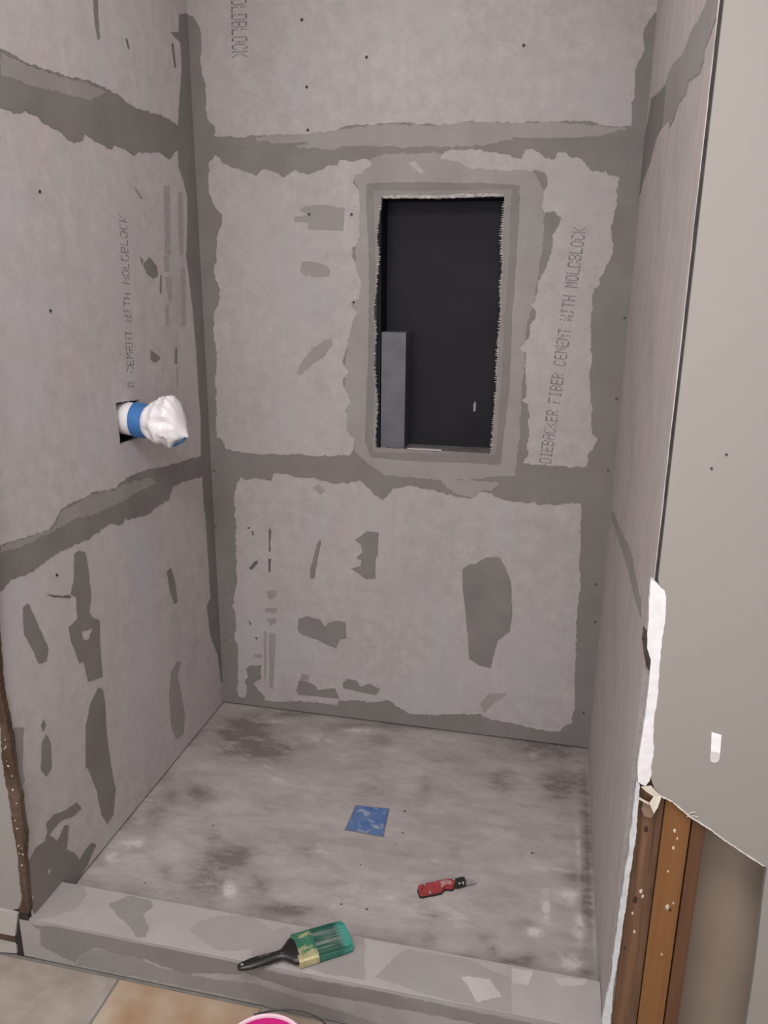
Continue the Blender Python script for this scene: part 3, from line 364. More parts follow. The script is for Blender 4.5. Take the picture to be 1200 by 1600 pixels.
def wall_panel(name, key, rect, fn, uv, mat, hole=None, thick=0.0127, grid=22, seed=1):
    polys = []
    for i, (cls, amp, pts) in enumerate(LAYERS[key]):
        polys.append((cls, jag(pts, amp, seed * 100 + i)))
    holes = [jag(hole[0], hole[1], seed)] if hole else []
    # the board itself
    V, T, Cn = triangulate(rect, holes, grid)
    keep = np.ones(len(T), bool)
    for h in holes: keep &= ~inside(Cn[:, 0], Cn[:, 1], h)
    o = obj(name, sheet(V, T[keep], fn, -thick, 0.0), mat)
    stain_attr(o.data, uv, STAINS.get(key, []))
    # the coats of mortar trowelled over it
    if polys:
        V, T, Cn = triangulate(rect, [q for _, q in polys] + holes, 0)
        cl = np.zeros(len(T), int)
        for c, q in polys: cl[inside(Cn[:, 0], Cn[:, 1], q)] = c
        for h in holes: cl[inside(Cn[:, 0], Cn[:, 1], h)] = 0
        for c, (nm, mk, hh) in CLS.items():
            if (cl == c).any():
                obj(nm, sheet(V, T[cl == c], fn, 0.00002, hh), M[mk], o)
    return o

wall_back = struct(wall_panel('wall_back', 'back', (-12, W * 1000 + 12, 8, HT * 1000), on_back, (0, 2), M['board_back'], (NICHE_HOLE, 1.6), seed=2))
wall_left = struct(wall_panel('wall_left', 'left', (YF * 1000 + 13.5, -1, 7, HT * 1000), on_left, (1, 2), M['board_left'], (VALVE_HOLE, 1.0), seed=5))
wall_right = struct(wall_panel('wall_right', 'right', (YF * 1000 + 9, -1, 6, HT * 1000), on_right, (1, 2), M['board_right'], seed=8))

# printed lettering on the boards, in the dots of an ink-jet head
DOT = {'A': '01110 10001 10001 11111 10001 10001 10001', 'B': '11110 10001 10001 11110 10001 10001 11110',
       'C': '01110 10001 10000 10000 10000 10001 01110', 'D': '11110 10001 10001 10001 10001 10001 11110',
       'E': '11111 10000 10000 11110 10000 10000 11111', 'F': '11111 10000 10000 11110 10000 10000 10000',
       'H': '10001 10001 10001 11111 10001 10001 10001', 'I': '01110 00100 00100 00100 00100 00100 01110',
       'K': '10001 10010 10100 11000 10100 10010 10001', 'L': '10000 10000 10000 10000 10000 10000 11111',
       'M': '10001 11011 10101 10101 10001 10001 10001', 'N': '10001 11001 10101 10011 10001 10001 10001',
       'O': '01110 10001 10001 10001 10001 10001 01110', 'R': '11110 10001 10001 11110 10100 10010 10001',
       'T': '11111 00100 00100 00100 00100 00100 00100', 'W': '10001 10001 10001 10101 10101 11011 10001', ' ': ' '.join(['00000'] * 7)}

def lettering(text, p0, p1, up, height, fn, parent, keep=1.0, seed=1):
    """text from p0 to p1 (mm, baseline); up = unit vector from baseline to the tops of the letters"""
    rnd = random.Random(seed)
    p0 = Vector(p0); p1 = Vector(p1); up = Vector(up)
    adv = (p1 - p0) / len(text); col = adv / 6.0; row = up * height / 6.0
    bm = bmesh.new()
    for i, ch in enumerate(text):
        rows = DOT[ch].split()
        for r in range(7):
            for c in range(5):
                if rows[r][c] == '1' and rnd.random() < keep:
                    q = p0 + adv * i + col * c + row * (6 - r)
                    q += Vector((rnd.uniform(-.3, .3), rnd.uniform(-.3, .3)))
                    vs = []
                    for k in range(8):
                        t = q + col * 0.62 * math.cos(k * PI / 4) + row * 0.46 * math.sin(k * PI / 4)
                        vs.append(bm.verts.new(fn(t.x, t.y, 0.0002)))
                    bm.faces.new(vs)
    return obj('printed_lettering', bm, M['ink'], parent)

for key, par, fn, text, p0, p1, up, hgt, keep, sd in (
        ('back', wall_back, on_back, 'DIEBACKER FIBER CEMENT WITH MOLDBLOCK', *TEXTS['mid'], 0.92, 1),
        ('back', wall_back, on_back, 'MOLDBLOCK', *TEXTS['top'], 0.95, 2),
        ('left', wall_left, on_left, 'R CEMENT WITH MOLDBLOCK', *TEXTS['left'], 0.75, 3)):
    lettering(text, p0, p1, up, hgt, fn, par, keep, sd)

def screw_heads(pts, fn, parent, r=0.0034, mat='screw'):
    for (a, b) in pts:
        bm = bmesh.new()
        rings = []
        for rr, h in ((r * 1.15, 0.0001), (r, 0.0022), (r * 0.55, 0.0024), (r * 0.45, 0.0012)):
            rings.append([fn(a + rr * 1000 * math.cos(k * PI / 6), b + rr * 1000 * math.sin(k * PI / 6), h) for k in range(12)])
        add_loft(bm, rings)
        obj('screw_head', bm, M[mat], parent)
screw_heads(SCREWS['back'], on_back, wall_back)
screw_heads(SCREWS['left'], on_left, wall_left, 0.003)

# ------------------------------------------------------------------ shower pan and curb
def pan_material():
    k = NT('mortar_pan', 0.88, 0.3)
    big = k.noise(3.2, 6, 0.62, k.map((1, 1.3, 1))); mid = k.noise(11, 7, 0.7, k.map((0.7, 1.5, 1)))
    fine = k.noise(70, 4, 0.7)
    base, dk, lt = (.400, .357, .342), (.150, .128, .120), (.60, .57, .56)
    smear = k.noise(1.0, 7, 0.72, k.map((9, 22, 9), rot=(0, 0, 0.12)))
    c = k.mix(k.rng(mid, 0.3, 0.7), tuple(q * 0.80 for q in base), tuple(q * 1.10 for q in base))
    c = k.mix(k.math('MULTIPLY', k.rng(big, 0.48, 0.70), 0.30), c, dk)
    c = k.mix(k.math('MULTIPLY', k.rng(smear, 0.50, 0.66), 0.30), c, dk)
    a = k.attr('stain')
    br = k.rng(k.noise(17, 8, 0.78, k.map((0.7, 1.5, 1))), 0.36, 0.60, 0.30, 1.8)
    c = k.mix(k.math('MINIMUM', k.math('MULTIPLY', k.math('MAXIMUM', a, 0.0), br), 0.92), c, dk)
    neg = k.math('MAXIMUM', k.math('MULTIPLY', a, -1.0), 0.0)
    brl = k.rng(k.noise(26, 8, 0.75), 0.42, 0.56, 0.0, 1.7)
    c = k.mix(k.math('MINIMUM', k.math('MULTIPLY', neg, brl), 0.62), c, lt)
    sm = k.noise(5.0, 6, 0.7, k.map((1.0, 2.6, 1), rot=(0, 0, 0.5)))
    c = k.mix(k.math('MULTIPLY', k.rng(sm, 0.60, 0.70), 0.40), c, lt)
    c = k.mix(k.math('MULTIPLY', k.rng(fine, 0.58, 0.78), 0.35), c, tuple(q * 0.6 for q in base))
    k.col(c); k.bump(mid, 0.25, 0.002)
    return k.m

V, T, Cn = triangulate((-20, W * 1000 + 20, YC * 1000 + 0.5, 20), [], 11)
def pan_fn(a, b, h):
    d = math.hypot(a - 637, b + 492)
    return (a / 1000, b / 1000, h  + (0.0006 * noise.noise((a / 60, b / 60, 0)) if h == 0 else 0))
pan = obj('shower_pan', sheet(V, T, pan_fn, -0.05, 0.0), pan_material(), smooth=True)
stain_attr(pan.data, (0, 1), STAINS['pan'])
tag(pan, 'blotchy grey mortar shower pan between the three cement board walls', 'shower pan')
bm = bmesh.new()
for i, (a, b) in enumerate(SPECKS):
    z = pan_fn(a, b, 0.0)[2]
    r = 0.0022 + 0.001 * (i % 3)
    m4 = Matrix.Translation((a / 1000, b / 1000, z + 0.001)) @ Matrix.Diagonal((r, r * 0.7, 0.0016, 1))
    bmesh.ops.create_icosphere(bm, subdivisions=1, radius=1.0, matrix=m4)
o = obj('grit', bm, plain('grit', (.08, .07, .068), 0.9), pan); o['kind'] = 'stuff'

curb = thing('shower_curb', 'low grey mortar curb across the front of the shower under the paint brush', 'shower curb', (0, 0, 0))
bm = bmesh.new()
prism(bm, [(-30, YF * 1000), (W * 1000 - .5, YF * 1000), (W * 1000 - .5, YC * 1000), (-4, YC * 1000), (-4, YF * 1000 + 12.8), (-30, YF * 1000 + 12.8)], lambda a, b, h: (a / 1000, b / 1000, h), ZF, HC)
bmesh.ops.recalc_face_normals(bm, faces=bm.faces[:])
bmesh.ops.bevel(bm, geom=[e for e in bm.edges if len(e.link_faces) == 2 and e.calc_face_angle(0) > 1.0], offset=0.003, segments=2, affect='EDGES')
core = obj('curb_body', bm, mortar('curb_coat', (.285, .265, .255), 0.12, (10, 10, 10)), curb)
def coats(key, rect, fn, parent, seed, basecls=None):
    polys = [(c, jag(p_, a, seed * 50 + i)) for i, (c, a, p_) in enumerate(LAYERS[key])]
    V, T, Cn = triangulate(rect, [q for _, q in polys], 0)
    cl = np.full(len(T), basecls or 0)
    for c, q in polys: cl[inside(Cn[:, 0], Cn[:, 1], q)] = c
    names = {1: ('thinset_coat', 'skim2', 0.0010), 2: ('thinset_skim_coat', 'skim3', 0.0008), 3: ('thinset_feather_coat', 'feather', 0.0006), 5: ('pale_coat', 'curb_top', 0.0004)}
    if key == 'front': names[1] = ('thinset_coat', 'thinset', 0.0012); names[2] = ('thinset_skim_coat', 'skim4', 0.0010)
    for c, (nm, mk, hh) in names.items():
        if (cl == c).any(): obj(nm, sheet(V, T[cl == c], fn, 0.00002, hh), M[mk], parent)
M['skim2'] = mortar('curb_patch', (.245, .226, .218)); M['skim3'] = mortar('curb_skim', (.295, .271, .263), 0.08); M['skim4'] = mortar('curb_front_skim', (.225, .210, .202))
coats('top', (0, W * 1000 - 2, YF * 1000 + 3, YC * 1000 - 3), on_top, curb, 3, 5)
coats('front', (0, W * 1000 - 2, ZF * 1000 + 1, HC * 1000 - 3), on_front, curb, 4)

# ------------------------------------------------------------------ niche in the back wall
M['niche'] = plain('niche_black_board', (.0140, .0135, .0175), 0.6, 0.18, 9, spec=0.15)
M['niche_side'] = plain('niche_side_board', (.010, .0095, .012), 0.7, 0.2, 30, spec=0.15)
nx0, nx1, nz0, nz1, nd = 0.546, 0.884, 0.930, 1.632, 0.092
niche = thing('wall_niche', 'tall black recessed niche in the back wall with a ragged mortar rim', 'niche', (0, 0, 0))
bm = bmesh.new(); add_box(bm, nx0 - .02, nx1 + .02, nd, nd + .012, nz0 - .02, nz1 + .02); obj('back_panel', bm, M['niche'], niche)
for x0, x1 in ((nx0 - .012, nx0), (nx1, nx1 + .012)):
    bm = bmesh.new(); add_box(bm, x0, x1, 0.0128, nd, nz0, nz1); obj('side_panel', bm, M['niche_side'], niche)
bm = bmesh.new(); add_box(bm, nx0 - .012, nx1 + .012, 0.0128, nd, nz1, nz1 + .012); obj('top_panel', bm, M['niche_side'], niche)
bm = bmesh.new(); add_box(bm, nx0 - .012, nx1 + .012, 0.0128, nd, nz0 - .012, nz0 + .002); obj('sill_panel', bm, plain('niche_sill', (.17, .155, .15), 0.5, 0.35, 22), niche)
bm = bmesh.new()
rnd = random.Random(4)
pts = [(.660 + .0, .0), ]
prism(bm, [(632, -2), (660, -8), (700, -4), (735, -6), (733, 12), (700, 16), (650, 14)], lambda a, b, h: (a / 1000, 0.006 + b / 1000 * 0.6 + .004, nz0 + .002 + h), 0.0, 0.004)
obj('mortar_smear', bm, M['feather'], niche)
bm = bmesh.new(); prism(bm, [(816, 1040), (822, 1042), (823, 1066), (819, 1072), (815, 1060)], lambda a, b, h: (a / 1000, nd - h, b / 1000), 0.0, 0.0008)
obj('scuff_mark', bm, plain('scuff', (.26, .255, .265), 0.8), niche)['label'] = 'small white scuff on the black back panel'
# frayed ends of the fibreglass mesh tape around the cut edge
def fray(side):
    bm = bmesh.new(); rnd = random.Random(9 + side)
    z = nz0 + .02
    while z < nz1 - .01:
        if rnd.random() < (0.85 if side else 0.45):
            hx = [q for q in NICHE_HOLE]
            # x of the traced opening edge at this height
            best = None
            for a, b in zip(hx, hx[1:] + hx[:1]):
                lo, hi = sorted((a[1], b[1]))
                if lo <= z * 1000 <= hi and hi > lo:
                    x = a[0] + (b[0] - a[0]) * (z * 1000 - a[1]) / (b[1] - a[1])
                    if (x > 715) == bool(side): best = x
            if best:
                x = best / 1000; s = -1 if side else 1
                l = rnd.uniform(.002, .006)
                add_box(bm, min(x - s * .004, x + s * l), max(x - s * .004, x + s * l), -0.0022, -0.0002 + rnd.uniform(0, .001), z, z + rnd.uniform(.0015, .003))
        z += rnd.uniform(.0045, .0075)
    obj('mesh_tape_edge', bm, plain('mesh_tape', (.36, .335, .32), 0.8, 0.5, 120), niche)['kind'] = 'stuff'
fray(0); fray(1)
bm = bmesh.new(); prism(bm, jag([(p_[0], p_[1]) for p_ in ((552, 1634), (600, 1633), (700, 1632), (880, 1635), (882, 1642), (800, 1643), (700, 1639), (610, 1641), (553, 1639))], 1.6, 3), on_back, 0.0, 0.0022)
obj('mortar_lip', bm, plain('mortar_lip', (.36, .335, .32), 0.9, 0.4, 90), niche)

M['block'] = plain('dark_grey_block', (.085, .083, .100), 0.42, 0.25, 14, spec=0.5)
bm = bmesh.new(); add_box(bm, 0.5485, 0.6215, 0.013, 0.090, nz0 + .0022, 1.273, 0.0015)
tag(obj('foam_block', bm, M['block']), 'dark grey upright block standing in the left corner of the black niche', 'block')

# ------------------------------------------------------------------ wrapped shower valve on the left wall
valve = thing('shower_valve', 'shower valve wrapped in white plastic and blue tape sticking out of the left wall', 'shower valve', (0, -0.465, 1.068))
vc = Vector((0, -0.465, 1.068))
bm = bmesh.new()
# the dark box behind the square hole, open to the room
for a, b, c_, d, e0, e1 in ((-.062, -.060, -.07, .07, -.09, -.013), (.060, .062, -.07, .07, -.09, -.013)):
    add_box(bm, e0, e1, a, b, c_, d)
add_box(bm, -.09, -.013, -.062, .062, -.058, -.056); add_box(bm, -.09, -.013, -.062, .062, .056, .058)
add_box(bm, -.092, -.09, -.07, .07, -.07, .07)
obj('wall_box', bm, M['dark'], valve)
k = NT('white_plastic_bag', 0.32, 0.5)
k.col(k.mix(k.noise(30, 3), (.74, .70, .70), (.84, .81, .82))); M['bag'] = k.m
k.b.inputs['Subsurface Weight'].default_value = 0.0
def bag_lump(name, prof, mat, seed, amp, n=56, tilt=0.0):
    """a wrapped bundle along +x: prof is a list of (x, ry, rz, dy, dz)"""
    bm = bmesh.new(); rings = []
    xs = np.linspace(prof[0][0], prof[-1][0], 44)
    P = np.array(prof)
    for x in xs:
        ry, rz, dy, dz = (np.interp(x, P[:, 0], P[:, j]) for j in (1, 2, 3, 4))
        ring = []
        for i in range(n):
            t = 2 * PI * i / n
            v = Vector((x, math.cos(t) * ry + dy, math.sin(t) * rz + dz))
            q = v * 34 + Vector((seed, 0, 0))
            c1 = abs(noise.noise(q)); c2 = abs(noise.noise(q * 2.3)); c3 = noise.noise(q * 0.6)
            am = amp * min(1.0, max(0.12, (x - .048) / .03)) if name == 'plastic_bag' else amp
            f = 1 + am * (0.5 * c3 + 1.0 * (0.30 - c1) + 0.45 * (0.25 - c2))
            ring.append((x, math.cos(t) * ry * f + dy, math.sin(t) * rz * f + dz))
        rings.append(ring)
    add_loft(bm, rings)
    return obj(name, bm, mat, valve, smooth=True)
BAGP = [(-.03, .040, .040, 0, .006), (.005, .044, .042, 0, .004), (.022, .043, .040, 0, .003), (.035, .040, .038, 0, .002), (.05, .042, .038, 0, 0),
                         (.062, .050, .046, 0, 0), (.08, .055, .054, 0, 0), (.10, .058, .060, 0, .003), (.116, .055, .060, 0, .004), (.130, .046, .050, 0, .002), (.141, .034, .038, -.004, -.006), (.150, .020, .022, -.006, -.018), (.158, .009, .010, -.008, -.028), (.163, .003, .003, -.008, -.031)]
bag_lump('plastic_bag', BAGP, M['bag'], 3.0, 0.27)
M['tape'] = plain('blue_painters_tape', (.045, .155, .40), 0.6, 0.12, 30)
bag_lump('masking_tape', [(.020, .0475, .0445, 0, .003), (.026, .0475, .0445, 0, .003), (.044, .0465, .043, 0, .001), (.052, .0465, .043, 0, 0)], M['tape'], 3.0, 0.05)['label'] = 'blue painter\'s tape band around the white bag'
bm = bmesh.new()
add_loft(bm, [[(.128, -.03, -.052), (.132, -.03, -.056), (.136, -.016, -.053), (.132, -.016, -.048)], [(.148, -.036, -.043), (.153, -.036, -.047), (.155, -.020, -.044), (.150, -.020, -.040)], [(.160, -.034, -.032), (.165, -.034, -.036), (.166, -.022, -.034), (.161, -.022, -.030)]])
obj('tape_end', bm, plain('dark_blue_tape', (.03, .075, .16), 0.6), valve)

# ------------------------------------------------------------------ bathroom beside the stall
M['drywall'] = plain('beige_wall_paint', (.268, .248, .231), 0.75, 0.02, 3, spec=0.3)
M['gypsum'] = plain('torn_white_gypsum', (.68, .67, .68), 0.9, 0.08, 60, bump=0.3)
M['gypcore'] = plain('gypsum_edge', (.62, .56, .50), 0.9, 0.08, 60)

# right: the painted drywall with its cut-away lower corner
ent = [tuple(q) for q in OUT['drywall']]
x_top = ent[0][0]
poly = [(2300, 2440), (x_top, 2440)] + ent + [(ent[-1][0], -57), (2300, -57)]
bm = bmesh.new(); prism(bm, [(max(a, W * 1000 + 5.5), b) for a, b in poly], on_front, -0.0125, 0.0)
wr = struct(obj('wall_entry_right', bm, M['drywall']))
bm = bmesh.new(); prism(bm, jag(OUT['white'], 0.8, 6), on_front, -0.0115, 0.0006)
obj('torn_paper_edge', bm, M['gypsum'], wr)['label'] = 'white strip of bare gypsum where the paint is torn off'
bm = bmesh.new(); prism(bm, jag(OUT['edge'], 0.9, 7), on_front, -0.008, 0.0004)
obj('edge_plaster', bm, plain('edge_plaster', (.50, .51, .53), 0.9, 0.12, 50, bump=0.3), wall_right)['label'] = 'white plaster along the front edge of the right board'
bm = bmesh.new(); prism(bm, jag([(W * 1000 + 1.0, 2440), (W * 1000 + 1.2, 900), (W * 1000 + 1.0, 840), (W * 1000 + 5, 822), (W * 1000 + 11, 815), (W * 1000 + 13.4, 900), (W * 1000 + 13.4, 2440)], 0.5, 21, 12), on_front, -0.010, -0.0085)  # near-black strip over the board edge, painting the shade inside the gap
obj('joint_shade_strip', bm, plain('joint_shade_strip', (.035, .031, .030), 0.95, 0.4, 40), wall_right)['label'] = 'dark strip painting the shade of the joint along the front edge of the right board'
bm = bmesh.new(); prism(bm, [(W * 1000 + .2, 822), (W * 1000 + 13.4, 822), (W * 1000 + 13.4, -54), (W * 1000 + .2, -54)], on_front, -0.0105, -0.0088)
obj('board_edge', bm, plain('board_edge', (.235, .212, .205), 0.95, 0.15, 60), wall_right)
bm = bmesh.new(); prism(bm, jag(OUT['wedge'], 0.5, 31), on_front, -0.006, 0.0012)  # dark wedge set in front, painting the joint's shade where it widens
obj('joint_shade_wedge', bm, plain('joint_shade_wedge', (.045, .034, .028), 0.95, 0.5, 60), wr)
# frayed pale paper along the diagonal cut
ci = [q for q in ent if 1255 < q[0] < 1470 and 430 < q[1] < 600]
ci = sorted(ci, key=lambda q: q[0])
bm = bmesh.new(); rnd = random.Random(2)
up = []; dn = []
for a, b in zip(ci, ci[1:]):
    for t in np.linspace(0, 1, 14, endpoint=False):
        x = a[0] + (b[0] - a[0]) * t; z = a[1] + (b[1] - a[1]) * t
        up.append((x, z + rnd.uniform(.6, 1.8))); dn.append((x, z - rnd.uniform(.6, 2.2)))
prism(bm, up + dn[::-1], on_front, -0.0128, 0.0007)
add_tube(bm, [on_front(*q) for q in ((1328, 556, .001), (1331, 562, .004), (1337, 566, .006))], .0008, 5)
add_tube(bm, [on_front(*q) for q in ((1326, 551, .001), (1334, 557, .005), (1342, 557, .006))], .0008, 5)
obj('frayed_paper', bm, plain('frayed_paper', (.62, .57, .53), 0.9), wr)
screw_heads(SCREWS['front'], on_front, wr, 0.0016)

# torn scraps of paper hanging at the corner of the cut
bm = bmesh.new()
prism(bm, [(1246, 598), (1256, 590), (1268, 583), (1262, 572), (1270, 556), (1276, 566), (1281, 586), (1272, 592), (1262, 603)], lambda a, b, h: on_front(a, b, h + .003 + .012 * max(0, (585 - b)) / 40), 0.0, 0.001)
prism(bm, [(1243, 575), (1258, 568), (1268, 566), (1258, 572), (1246, 578)], lambda a, b, h: on_front(a, b, h + .004), 0.0, 0.001)
obj('torn_paper_flap', bm, plain('torn_paper', (.55, .49, .42), 0.9), wr)
bm = bmesh.new()
prism(bm, jag([(1254, 566), (1272, 562), (1276, 545), (1270, 534), (1258, 536), (1252, 548)], 1.0, 5), lambda a, b, h: on_front(a, b, h - .008), 0.0, 0.003)
obj('torn_card_flap', bm, plain('brown_card', (.20, .135, .095), 0.9), wr)

def wood(name, a, b, c, scale=1.0):
    k = NT(name, 0.55, 0.4)
    gr = k.noise(1.0, 6, 0.65, k.map((70 * scale, 40 * scale, 2.2), loc=(5, 2, 1)), 0.6)
    bl = k.noise(7, 5, 0.6, k.map((2, 2, 0.7)))
    cc = k.mix(k.rng(gr, 0.3, 0.7), a, b)
    cc = k.mix(k.math('MULTIPLY', k.rng(bl, 0.48, 0.7), 0.8), cc, c)
    k.col(cc); k.bump(gr, 0.3, 0.0015)
    return k.m
def stud(name, label, x0, x1, y0, y1, mat, knots):
    t = thing(name, label, 'wall stud', ((x0 + x1) / 2, (y0 + y1) / 2, ZF), group=None)
    bm = bmesh.new(); add_box(bm, -(x1 - x0) / 2, (x1 - x0) / 2, -(y1 - y0) / 2, (y1 - y0) / 2, 0.001, 2.44 - ZF, 0.003)
    obj('timber', bm, mat, t)
    for i, (kx, kz, r, col) in enumerate(knots):
        bm = bmesh.new()
        m4 = Matrix.Translation((kx, -(y1 - y0) / 2, kz)) @ Matrix.Diagonal((r, .0012, r * 1.8, 1))
        bmesh.ops.create_icosphere(bm, subdivisions=2, radius=1.0, matrix=m4)
        for v in bm.verts:
            v.co += 0.3 * r * noise.noise_vector(v.co * 200) * Vector((1, 0.1, 1))
        obj('knot' if col == 'k' else 'plaster_fleck', bm, M['knot'] if col == 'k' else M['fleck'], t)
M['knot'] = plain('wood_knot', (.035, .018, .010), 0.7); M['fleck'] = plain('plaster_fleck', (.55, .45, .36), 0.9)
Y1 = YF + 0.014
stud('wall_stud', 'rough brown knotty wall stud right beside the shower\'s cement board edge', W + 0.0135, 1.290, Y1, Y1 + .088,
     wood('brown_wood', (.042, .019, .010), (.180, .094, .052), (.150, .098, .068)), [(-.006, .41, .0045, 'k'), (.002, .43, .003, 'f'), (.006, .42, .0022, 'f'), (-.001, .34, .002, 'f'), (-.002, .56, .004, 'k'), (-.014, .30, .002, 'k'), (-.008, .38, .002, 'f')])
stud('wall_stud', 'smooth orange wall stud in the middle of the cut-away opening', 1.2915, 1.337, Y1 + .001, Y1 + .089,
     wood('orange_wood', (.155, .066, .021), (.215, .100, .034), (.190, .098, .042), 0.5), [(-.002, .565, .0022, 'f'), (.004, .55, .0016, 'f'), (0, .53, .0022, 'f'), (-.004, .48, .0015, 'f'), (.003, .405, .0032, 'f'), (.008, .40, .002, 'k'), (.012, .415, .0016, 'f'), (.004, .30, .0018, 'f')])
stud('wall_stud', 'narrow dark red-brown stud edge at the right of the orange stud', 1.3395, 1.363, Y1 + .004, Y1 + .092,
     wood('dark_wood', (.080, .035, .017), (.120, .056, .027), (.100, .045, .022), 0.6), [])
bm = bmesh.new(); add_box(bm, W + 0.0135, 2.3, YF + .108, YF + .120, -0.057, 2.44)
struct(obj('wall_inner_right', bm, plain('back_of_board', (.300, .235, .185), 0.9, 0.10, 5, bump=0.1)))
bm = bmesh.new(); prism(bm, [(1442, 288), (1446, 289), (1445, 294), (1442, 293)], lambda a, b, h: (a / 1000, YF + .108 - h, b / 1000), 0, .001)

# the little white strip stuck on the right wall
st = thing('adhesive_strip', 'small white adhesive strip stuck on the beige wall at right', 'adhesive strip', (1.3535, YF, 0.664))
bm = bmesh.new(); prism(bm, [(1345.5, 716), (1361, 713), (1363, 680), (1348.5, 681)], lambda a, b, h: (a / 1000 - 1.3535, -h, b / 1000 - .664), .0001, .0016)
obj('paper_tab', bm, plain('white_tab', (.80, .79, .80), 0.6), st)
bm = bmesh.new(); prism(bm, [(1348.5, 681), (1363, 680), (1363.5, 668), (1361, 662), (1355, 660), (1350, 663), (1348.5, 669)], lambda a, b, h: (a / 1000 - 1.3535, -h, b / 1000 - .664), .0001, .0013)
obj('foam_end', bm, plain('foam_end', (.56, .54, .54), 0.5), st)['label'] = 'greyish rounded end of the strip'

# left: drywall with its broken edge, rotten strip and base tile
bm = bmesh.new()
ld = [tuple(q) for q in OUT['ldry']]
# outline: start far left at the top, along the broken edge, back along the bottom
edge = [q for q in ld if q[0] > -130]
edge = sorted([q for q in edge if q[1] > 60], key=lambda q: -q[1])
ex = edge[0][0]
poly = [(-1500, 2440), (ex, 2440)] + jag(edge, 0.0, 1) + [(-32, 68), (-1500, 68)]
prism(bm, poly, on_front, -0.0125, 0.0)
wl = struct(obj('wall_entry_left', bm, M['drywall']))
lb = [tuple(q) for q in OUT['lbrown']]
rgt = [(max(q[0], 1.0), q[1]) for q in lb[2:14]]; lft = [(q[0] - 1.5, q[1]) for q in lb[16:-1]]
rag = jag([(ex - 1, 2440), (ex + 22, 2440)] + rgt + [(2, 70), (-18, 68)] + lft, 1.3, 12)
bm = bmesh.new(); prism(bm, rag, lambda a, b, h: on_front(a, b, h + (0.0018 * noise.noise((a / 5, b / 9, 0)) if h > 0 else 0)), -0.011, 0.002)
obj('rotten_edge', bm, wood('rotten_brown', (.026, .015, .010), (.085, .046, .028), (.130, .090, .064), 2.0), wl)['label'] = 'ragged brown rotten edge beside the cement board'
bm = bmesh.new(); rnd = random.Random(5)
for i in range(16):
    t = rnd.random(); z = 0.16 + 0.42 * t; x = np.interp(z, [.06, .2, .4, .65], [-.004, .004, .006, .004]) + rnd.uniform(-.005, .006)
    m4 = Matrix.Translation((x, YF - .0025, z)) @ Euler((rnd.random() * 3, rnd.random() * 3, rnd.random() * 3)).to_matrix().to_4x4() @ Matrix.Diagonal((rnd.uniform(.001, .003), .0012, rnd.uniform(.001, .004), 1))
    bmesh.ops.create_icosphere(bm, subdivisions=1, radius=1.0, matrix=m4)
o = obj('plaster_crumbs', bm, M['fleck'], wl); o['kind'] = 'stuff'
bm = bmesh.new(); prism(bm, [(-1500, 66), (-234, 66)] + [tuple(q) for q in OUT['lbase'][1:6]] + [(-82, 2), (-1500, 2)], on_front, -0.004, 0.006)
struct(obj('baseboard_left', bm, plain('base_tile', (.40, .375, .35), 0.45, 0.10, 12)))
bm = bmesh.new(); prism(bm, [(-1500, -24), (-87, -26)] + [tuple(q) for q in OUT['lbase2'][2:4]] + [(-89, -55), (-1500, -55)], on_front, -0.004, 0.004)
struct(obj('trim_1', bm, plain('base_tile_lower', (.36, .335, .31), 0.6, 0.15, 12)))
bm = bmesh.new(); add_box(bm, -1.5, -0.02, YF + .006, YF + .012, ZF, .07)
struct(obj('trim_2', bm, plain('brown_backing', (.085, .055, .038), 0.9, 0.4, 25)))
bm = bmesh.new(); add_box(bm, -0.045, -0.004, YF + .0005, YF + .012, ZF, .07)
struct(obj('gap_shade', bm, M['dark']))  # near-black filler painting the shade of the gap left of the curb

# bathroom floor
def tile_material():
    k = NT('stone_tile', 0.5, 0.4)
    a = k.noise(9, 6, 0.65); b = k.noise(4.5, 5, 0.6, k.map((1, 1, 1), loc=(2.3, 1.1, 0)))
    at = k.attr('tone')
    c = k.mix(k.rng(a, 0.3, 0.7), (.205, .178, .158), (.375, .340, .312))
    c2 = k.mix(k.rng(b, 0.35, 0.65), (.300, .165, .085), (.420, .350, .270))
    c = k.mix(at, c, c2)
    k.col(c); k.bump(a, 0.2, 0.001); return k.m
bm = bmesh.new(); add_box(bm, -1.5, 2.3, -3.3, YF + 0.14, ZF - .02, ZF - .003)
fl = struct(obj('floor', bm, plain('grey_grout', (.205, .190, .170), 0.9, 0.15, 30)))
bm = bmesh.new(); tones = []
ty = YF - 0.004
S = 0.33
for j in range(7):
    for i in range(-5, 7):
        x0 = 0.212 + i * S; y1 = ty - j * S
        n0 = len(bm.verts)
        add_box(bm, x0 + .0025, x0 + S - .0025, y1 - S + .0025, y1 - .0025, ZF - .006, ZF, 0.0015)
        tones += [1.0 if i == 0 else (0.15 if i < 0 else random.Random(i * 7 + j).random())] * (len(bm.verts) - n0)
me_tiles = obj('floor_tiles', bm, tile_material(), fl)
at = me_tiles.data.attributes.new('tone', 'FLOAT', 'POINT')
cx = [v.co.x for v in me_tiles.data.vertices]
at.data.foreach_set('value', [1.0 if .212 <= x <= .542 else (0.15 if x < .212 else 0.5) for x in cx])

